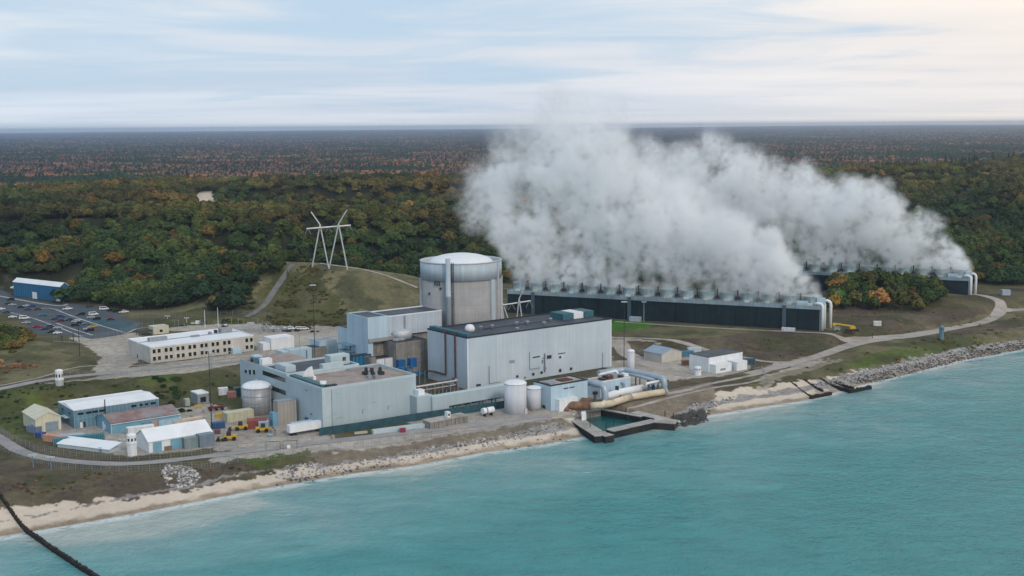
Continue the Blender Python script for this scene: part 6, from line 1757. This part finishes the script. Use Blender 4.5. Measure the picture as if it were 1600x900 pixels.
rows = {
    'back left row of the car park before the blue warehouse': [(16.5, 469.4, 'black', 'suv'), (13, 475, 'dark grey', 'car'), (19.5, 477.5, 'silver', 'car'), (33, 481, 'black', 'car'), (41, 479, 'silver', 'car'), (43, 484.5, 'dark grey', 'car'), (50, 479.6, 'blue', 'suv'), (59, 484, 'brown', 'car')],
    'front left edge row of the car park': [(2, 484, 'white', 'car'), (10, 489, 'dark grey', 'car'), (20, 496.5, 'white', 'car'), (38, 498.5, 'white', 'van'), (41, 505.5, 'silver', 'car'), (58, 511.5, 'red', 'car')],
    'front middle row of the car park': [(69.5, 515, 'dark grey', 'car'), (79.5, 512, 'dark grey', 'suv'), (90, 513.5, 'silver', 'car'), (80.5, 519.5, 'black', 'car'), (90, 521.5, 'white', 'car'), (66.5, 493.5, 'teal', 'car')],
    'centre rows of the car park': [(95, 496, 'blue', 'suv'), (86, 499.5, 'dark grey', 'car'), (95, 502, 'dark red', 'car'), (107.5, 500.5, 'dark grey', 'car'), (118.5, 503.5, 'silver', 'car'), (122.5, 505.7, 'black', 'car'), (118, 509.5, 'black', 'suv'), (134.5, 507, 'grey blue', 'car'), (146, 511.5, 'gold', 'car'), (137, 515, 'silver', 'car'), (140, 517.3, 'black', 'suv')],
    'right rows of the car park behind the aisle line': [(105.5, 484, 'white', 'pickup'), (126.5, 492.3, 'black', 'suv'), (146, 492.5, 'white', 'van'), (142, 497, 'silver', 'car'), (151, 499.5, 'black', 'suv'), (173, 500, 'dark red', 'car')],
    'farthest row of the car park against the trees': [(140, 480, 'dark grey', 'car'), (162.5, 484, 'white', 'van'), (173, 486, 'black', 'car'), (182, 487.5, 'black', 'suv'), (193.5, 489, 'white', 'pickup')],
    'row of white cars below the grassy hill': [(428, 514, 'white', 'car'), (440, 514.3, 'white', 'suv'), (452, 514.8, 'white', 'suv'), (464, 515, 'white', 'suv'), (475.5, 515.2, 'white', 'suv')],
}
rr = random.Random(4)
for row, lst in rows.items():
    cnt = {}
    for px, py, cn, kd in sorted(lst, key=lambda v: v[0]):
        k = cnt.get((cn, kd), 0); cnt[(cn, kd)] = k + 1; tot = sum(1 for v in lst if v[2] == cn and v[3] == kd)
        lab = '%s %s in the %s' % (cn, NAMES[kd], row) if tot == 1 else '%s %s from left in the %s' % (ordn(k) + ' ' + cn, NAMES[kd], row)
        lab = ' '.join(lab.split()[:16])
        if kd not in PROTO:
            o = PROTO[kd] = car_mesh(kd); first = True
        else: first = False
        x, y = P(px, py, 9.1); rz = R(24 + rr.uniform(-4, 4)) + (math.pi if rr.random() < .4 else 0)
        loc = (x, y, 9.09); g = 'cars parked in the car park' if 'car park' in row else 'white cars below the grassy hill'
        if first:
            o.location = loc; o.rotation_euler = (0, 0, rz); o['label'] = lab; o['group'] = g; o['category'] = {'car': 'car', 'suv': 'car', 'pickup': 'pickup', 'van': 'van'}[kd]
            for ch in o.children: ch.color = COLS[cn] + (1,)
        else:
            copy_tree(PROTO[kd], loc, rz, lab, g, color=COLS[cn])


# ------------------------------------------------------------------ rocks and shrubs
def rock_variants():
    c = bpy.data.collections.new('rock_variants'); rg = np.random.RandomState(2)
    for k in range(6):
        bm = bmesh.new(); bmesh.ops.create_icosphere(bm, subdivisions=2, radius=1)
        ax = rg.uniform(.6, 1.1, 3)
        for v in bm.verts:
            n_ = 1 + .22 * math.sin(v.co.x * 3 + k) * math.cos(v.co.y * 4 - k) + rg.uniform(-.1, .1); v.co = Vector((v.co.x * ax[0], v.co.y * ax[1], v.co.z * ax[2] * .75)) * n_
        me = bpy.data.meshes.new('rock_variant'); bm.to_mesh(me); bm.free(); me.materials.append(ROCKM); c.objects.link(bpy.data.objects.new('rock_variant_%d' % k, me))
    return c


def rock_material():
    m = bpy.data.materials.new('shore_rock'); m.use_nodes = True; nt = m.node_tree; b = nt.nodes['Principled BSDF']; b.inputs['Roughness'].default_value = .9
    at = N(nt, 'ShaderNodeAttribute'); at.attribute_type = 'INSTANCER'; at.attribute_name = 'tint'
    r = ramp(nt, [(0, (.045, .04, .035)), (.35, (.14, .13, .12)), (.6, (.30, .29, .28)), (1, (.62, .61, .60))]); nt.links.new(at.outputs['Fac'], r.inputs[0])
    nt.links.new(r.outputs[0], b.inputs['Base Color']); return m


ROCKM = rock_material(); ROCKS = rock_variants()


def rocks(name, label, bands, seed):
    rg = np.random.RandomState(seed); P_, S_, T_ = [], [], []
    for poly, z, dens, s0, s1, t0, t1 in bands:
        w_ = PL(poly, z); xs = [p[0] for p in w_]; ys = [p[1] for p in w_]; area = (max(xs) - min(xs)) * (max(ys) - min(ys)); n = int(area * dens)
        x = rg.uniform(min(xs), max(xs), n); y = rg.uniform(min(ys), max(ys), n); m = inpoly(x, y, w_) & (fbm(x / 5, y / 5, seed, 2) > (.22 if dens > 2 else .3)) & (y - np.interp(x, *SHORE) < np.where(x > 40, 13, 60) + 4 * fbm(x / 8, y / 30, 3, 2)); x, y = x[m], y[m]
        s = rg.uniform(s0, s1, len(x)) * rg.choice([.7, 1, 1.25], len(x)); z_ = H(x, y) + s * .12
        sh = (y - np.interp(x, *SHORE)); t_ = rg.uniform(t0, t1, len(x)); t_ = np.where(sh < np.where(x > 150, 9, 3.5), t_ * .2, t_)
        P_.append(np.stack([x, y, np.maximum(z_, -.3)], -1)); S_.append(s); T_.append(t_)
    P_ = np.concatenate(P_); S_ = np.concatenate(S_); T_ = np.concatenate(T_); n = len(P_); print(name, n)
    return scatter(name, P_, rg.uniform(0, 6.28, n), np.stack([S_, S_ * rg.uniform(.7, 1.2, n), S_ * rg.uniform(.6, 1.1, n)], -1), rg.randint(0, 6, n), T_, ROCKS, label=label, cat='rocks')


rocks('riprap_rocks', 'bank of grey boulders armouring the shore to the right of the intake basin',
      [([(1064, 648), (1085, 628), (1120, 612), (1230, 598), (1245, 588), (1310, 576), (1420, 557), (1500, 544), (1700, 512), (1700, 530), (1600, 546), (1500, 562), (1400, 584), (1345, 592), (1260, 602), (1180, 613), (1120, 630), (1085, 655), (1066, 660)], 2.5, 1.2, .2, .55, .1, .95),
       ([(1030, 655), (1060, 645), (1100, 640), (1108, 652), (1080, 660), (1050, 664)], 1.5, .6, .8, 1.6, .05, .3)], 3)
rocks('rubble_rocks', 'scattered pale rubble along the shore below the plant and beach',
      [([(252, 745), (262, 735), (300, 736), (314, 744), (300, 757), (262, 757)], 3, 4.5, .25, .6, .25, .95), ([(430, 738), (450, 725), (500, 720), (512, 728), (470, 741)], 3, 1.6, .2, .5, .3, 1),
       ([(500, 722), (600, 706), (700, 690), (780, 676), (885, 657), (890, 661), (800, 682), (700, 700), (600, 718), (505, 732)], 3.2, 1.0, .15, .5, .2, 1.0),
       ([(640, 724), (760, 698), (880, 668), (886, 680), (800, 692), (700, 708), (600, 726)], 2.5, .28, .2, .5, .3, .9), ([(320, 752), (480, 732), (600, 716), (500, 738), (330, 762)], 3, .05, .2, .6, .3, .9)], 8)


TRK = [G(*p_) + (0,) for p_ in ((385, 496), (412, 478), (432, 450), (448, 427), (458, 414))]


def shrubs():
    rg = np.random.RandomState(21); P_, S_, T_ = [], [], []
    for poly, z, dens, s0, s1, t0, t1 in [
        ([(405, 508), (425, 478), (445, 462), (500, 468), (540, 480), (556, 505), (480, 512)], 12, .16, .06, .20, .28, .60),
        ([(460, 440), (480, 425), (530, 440), (525, 470), (470, 465)], 24, .02, .06, .18, .1, .35),
        ([(-60, 500), (0, 502), (30, 510), (44, 535), (30, 548), (0, 552), (-60, 555)], 13, .06, .35, .8, .15, .55),
        ([(-20, 555), (60, 570), (50, 590), (-20, 600)], 9, .03, .1, .22, .6, .95),
        ([(0, 625), (60, 610), (200, 605), (290, 605), (370, 590), (372, 620), (250, 620), (90, 636), (10, 680)], 6, .05, .05, .16, .02, .35), ([(240, 600), (290, 600), (300, 640), (255, 640)], 6, .04, .15, .32, .03, .2),
        ([(1180, 590), (1300, 560), (1600, 490), (1600, 532), (1440, 550), (1300, 575)], 6, .018, .05, .2, .15, .7),
        ([(1296, 485), (1480, 487), (1560, 480), (1540, 495), (1400, 512), (1300, 508)], 9, .02, .05, .14, .3, .9), ([(1060, 530), (1330, 522), (1240, 550)], 9, .02, .05, .14, .3, .9),
        ([(350, 498), (390, 490), (430, 440), (420, 420), (380, 430), (340, 480)], 14, .05, .1, .4, .05, .4),
        ([(0, 745), (100, 745), (250, 740), (450, 716), (480, 720), (300, 745), (120, 768), (0, 785)], 4, .05, .04, .12, .3, .95)]:
        w_ = PL(poly, z); xs = [p[0] for p in w_]; ys = [p[1] for p in w_]; n = int((max(xs) - min(xs)) * (max(ys) - min(ys)) * dens * 1.5)
        x = rg.uniform(min(xs), max(xs), n); y = rg.uniform(min(ys), max(ys), n); m = inpoly(x, y, w_) & (fbm(x / 9, y / 9, 31, 2) > .46) & (seg_d(x, y, TRK)[0] > 5); x, y = x[m], y[m]
        P_.append(np.stack([x, y, H(x, y) - 1.5 * rg.uniform(s0, s1, len(x))], -1)); S_.append(rg.uniform(s0, s1, len(x))); T_.append(rg.uniform(t0, t1, len(x)))
    P_ = np.concatenate(P_); S_ = np.concatenate(S_); T_ = np.concatenate(T_); n = len(P_); print('shrubs', n)
    scatter('shrubs', P_, rg.uniform(0, 6.28, n), np.stack([S_ * 1.2, S_ * 1.2, S_ * .8], -1), rg.randint(0, 6, n), T_, SHRUB_SRC, label='low autumn shrubs over the slopes and banks', cat='shrubs')


def shrub_variants():
    c = bpy.data.collections.new('shrub_variants')
    for i, cm in enumerate(CROWNS[:6]):
        me = cm.copy()
        for v in me.vertices: v.co.z = max(0, (v.co.z - 3.5))
        c.objects.link(bpy.data.objects.new('shrub_variant_%d' % i, me))
    return c


SHRUB_SRC = shrub_variants()
shrubs()
# ------------------------------------------------------------------ steam and haze
def build_haze():
    bm = bmesh.new(); bmesh.ops.create_cube(bm, size=1)
    me = bpy.data.meshes.new('haze'); 
    for v in bm.verts: v.co = Vector((v.co.x * 76000, v.co.y * 67000, v.co.z * 166 + 75))
    bm.to_mesh(me); bm.free()
    m = bpy.data.materials.new('haze'); m.use_nodes = True; nt = m.node_tree; nt.nodes.clear()
    o = N(nt, 'ShaderNodeOutputMaterial'); v = N(nt, 'ShaderNodeVolumePrincipled')
    v.inputs['Color'].default_value = (0.64, 0.79, 1.0, 1); v.inputs['Density'].default_value = 5.5e-5; v.inputs['Anisotropy'].default_value = 0.8
    nt.links.new(v.outputs[0], o.inputs['Volume'])
    return link('haze', me, m, kind='stuff')


build_haze()

def steam_mat():
    m = bpy.data.materials.new('steam'); m.use_nodes = True; nt = m.node_tree; nt.nodes.clear()
    o = N(nt, 'ShaderNodeOutputMaterial'); v = N(nt, 'ShaderNodeVolumePrincipled')
    v.inputs['Color'].default_value = (0.985, 0.995, 1.0, 1); v.inputs['Anisotropy'].default_value = 0.0
    v.inputs['Density Attribute'].default_value = ''
    at = N(nt, 'ShaderNodeAttribute'); at.attribute_name = 'density'
    tc = N(nt, 'ShaderNodeTexCoord')
    n = N(nt, 'ShaderNodeTexNoise', i_Scale=0.26, i_Detail=4.0, i_Roughness=0.65); nt.links.new(tc.outputs['Object'], n.inputs['Vector'])
    k = math_(nt, 'MULTIPLY', math_(nt, 'SUBTRACT', n.outputs[0], 0.37), 4.6, clamp=True)
    nt.links.new(math_(nt, 'MULTIPLY', math_(nt, 'MULTIPLY', at.outputs['Fac'], k), 0.50), v.inputs['Density'])
    nt.links.new(v.outputs[0], o.inputs['Volume'])
    m.cycles.volume_step_rate = 1.0
    return m


def build_steam():
    rg = np.random.RandomState(5)
    pts, rad, den = [], [], []
    for A, L, nf, seedk in ((T1A, T1L, 18, 0), (T2A, T2L, 14, 1)):
        for i in range(nf):
            s = (i + 0.5) / nf * L
            x0, y0 = A[0] + TU[0] * s + TN[0] * 8, A[1] + TU[1] * s + TN[1] * 8
            u = s / L
            # the plume leans left over the tower and away, taller in the middle of the row
            top = (76 if seedk == 0 else 74) * (0.72 + 0.28 * math.sin(math.pi * min(1, u * 1.15 + 0.1)))
            if seedk == 0: top *= 0.80 + 0.55 * math.exp(-((u - 0.42) / 0.36) ** 2) 
            else: top *= 1.05 - 0.1 * u
            ph = rg.uniform(0, 6.28)
            for k in range(44):
                t = (k + rg.uniform(0, 1)) / 44
                rise = top * t ** 0.85
                lean = (16 + (58 * u if seedk == 0 else 70)) * t ** 1.25 * (0.85 + 0.3 * rg.rand())
                back = 26 * t ** 1.3
                r = 6.2 + 6.4 * t ** 0.8
                j = (1.0 + 9 * t)
                pts.append((x0 - lean + 5 * t * math.sin(ph + 5 * t) + rg.normal(0, j * 0.7), y0 + back + rg.normal(0, j), 26.2 + rise + rg.normal(0, j * 0.55)))
                rad.append(r * rg.uniform(0.75, 1.25)); den.append((1.0 - 0.85 * t ** 2.0) * rg.uniform(0.6, 1.3) * (1.3 if t < 0.12 else 1))
    # thin wisps drifting high above
    for (wx, wy, top, dn) in ((P(800, 300, 60)[0], 790, 152, 0.045), (20, 790, 148, 0.04), (75, 800, 146, 0.04), (45, 800, 142, 0.03)):
        for k in range(26):
            t = k / 26
            pts.append((wx - 10 * t + 7 * math.sin(3 + 6 * t) + rg.normal(0, 2), wy + rg.normal(0, 3), 98 + (top - 98) * t)); rad.append(rg.uniform(7, 14) * (1 - 0.45 * t)); den.append(dn * (1 - 0.7 * t))
    pts = np.array(pts); me = bpy.data.meshes.new('steam'); n = len(pts)
    me.vertices.add(n); me.vertices.foreach_set('co', pts.astype(np.float32).ravel())
    for nm, v in (('prad', rad), ('pden', den)):
        a = me.attributes.new(nm, 'FLOAT', 'POINT'); a.data.foreach_set('value', np.array(v, np.float32))
    o = link('steam', me, kind='stuff'); o['label'] = 'white steam rising from both cooling towers and drifting left'; o['category'] = 'steam'
    g = bpy.data.node_groups.new('steam_nodes', 'GeometryNodeTree')
    g.interface.new_socket('Geometry', in_out='INPUT', socket_type='NodeSocketGeometry')
    g.interface.new_socket('Geometry', in_out='OUTPUT', socket_type='NodeSocketGeometry')
    gi = g.nodes.new('NodeGroupInput'); go = g.nodes.new('NodeGroupOutput')
    L = g.links.new
    vc = g.nodes.new('GeometryNodeVolumeCube')
    lo = pts.min(0) - 16; hi = pts.max(0) + 16; lo[2] = max(lo[2], 24.0)
    vc.inputs['Min'].default_value = tuple(lo); vc.inputs['Max'].default_value = tuple(hi)
    vs = 1.25
    for ax, k in zip('XYZ', range(3)): vc.inputs['Resolution ' + ax].default_value = int((hi[k] - lo[k]) / vs)
    pos = g.nodes.new('GeometryNodeInputPosition')

    def noise(scale, det):
        nn = g.nodes.new('ShaderNodeTexNoise'); nn.inputs['Scale'].default_value = scale; nn.inputs['Detail'].default_value = det; nn.inputs['Roughness'].default_value = 0.55
        L(pos.outputs[0], nn.inputs['Vector']); return nn

    def vm(op, a, b):
        q = g.nodes.new('ShaderNodeVectorMath'); q.operation = op
        for i, v in enumerate((a, b)):
            if v is None: continue
            if isinstance(v, tuple): q.inputs[i].default_value = v
            elif isinstance(v, float): q.inputs['Scale'].default_value = v
            else: L(v, q.inputs[i])
        return q
    n1 = noise(0.045, 4.0)
    w1 = vm('SCALE', vm('SUBTRACT', n1.outputs['Color'], (0.5, 0.5, 0.5)).outputs[0], 26.0)
    n2 = noise(0.13, 4.0)
    w2 = vm('SCALE', vm('SUBTRACT', n2.outputs['Color'], (0.5, 0.5, 0.5)).outputs[0], 12.0)
    wp = vm('ADD', vm('ADD', w1.outputs[0], w2.outputs[0]).outputs[0], None); L(pos.outputs[0], wp.inputs[1])
    # keep the foot of the plume anchored on the fans: warp grows with height
    sep = g.nodes.new('ShaderNodeSeparateXYZ'); L(pos.outputs[0], sep.inputs[0])
    mr = g.nodes.new('ShaderNodeMapRange'); L(sep.outputs[2], mr.inputs['Value']); mr.inputs['From Min'].default_value = 25; mr.inputs['From Max'].default_value = 50; mr.inputs['To Min'].default_value = 0.15
    ww = vm('SCALE', vm('ADD', w1.outputs[0], w2.outputs[0]).outputs[0], 1.0); L(mr.outputs[0], ww.inputs['Scale'])
    wp = vm('ADD', ww.outputs[0], None); L(pos.outputs[0], wp.inputs[1])
    sn = g.nodes.new('GeometryNodeSampleNearest'); sn.domain = 'POINT'; L(gi.outputs[0], sn.inputs['Geometry']); L(wp.outputs[0], sn.inputs['Sample Position'])

    def samp(kind, name=None):
        si = g.nodes.new('GeometryNodeSampleIndex'); si.data_type = kind; si.domain = 'POINT'; L(gi.outputs[0], si.inputs['Geometry']); L(sn.outputs[0], si.inputs['Index'])
        if name:
            k = g.nodes.new('GeometryNodeInputNamedAttribute'); k.data_type = kind; k.inputs['Name'].default_value = name; L(k.outputs[0], si.inputs['Value'])
        else:
            k = g.nodes.new('GeometryNodeInputPosition'); L(k.outputs[0], si.inputs['Value'])
        return si.outputs[0]
    pp = samp('FLOAT_VECTOR'); pr = samp('FLOAT', 'prad'); pd = samp('FLOAT', 'pden')
    dist = g.nodes.new('ShaderNodeVectorMath'); dist.operation = 'DISTANCE'; L(pp, dist.inputs[0]); L(wp.outputs[0], dist.inputs[1])

    def ma(op, a, b, clamp=False):
        q = g.nodes.new('ShaderNodeMath'); q.operation = op; q.use_clamp = clamp
        for i, v in enumerate((a, b)):
            if isinstance(v, (int, float)): q.inputs[i].default_value = v
            else: L(v, q.inputs[i])
        return q.outputs[0]
    e = ma('SUBTRACT', 1.0, ma('DIVIDE', dist.outputs['Value'], pr), True)
    e = ma('MULTIPLY', e, 1.35, True)
    n3 = noise(0.05, 5.0)
    e3 = ma('MULTIPLY', ma('SUBTRACT', n3.outputs[0], 0.31), 3.4, True)
    d = ma('MULTIPLY', ma('MULTIPLY', e, pd), e3)
    L(d, vc.inputs['Density'])
    sm = g.nodes.new('GeometryNodeSetMaterial'); sm.inputs['Material'].default_value = steam_mat()
    L(vc.outputs[0], sm.inputs[0]); L(sm.outputs[0], go.inputs[0])
    md = o.modifiers.new('steam', 'NODES'); md.node_group = g
    return o


build_steam()
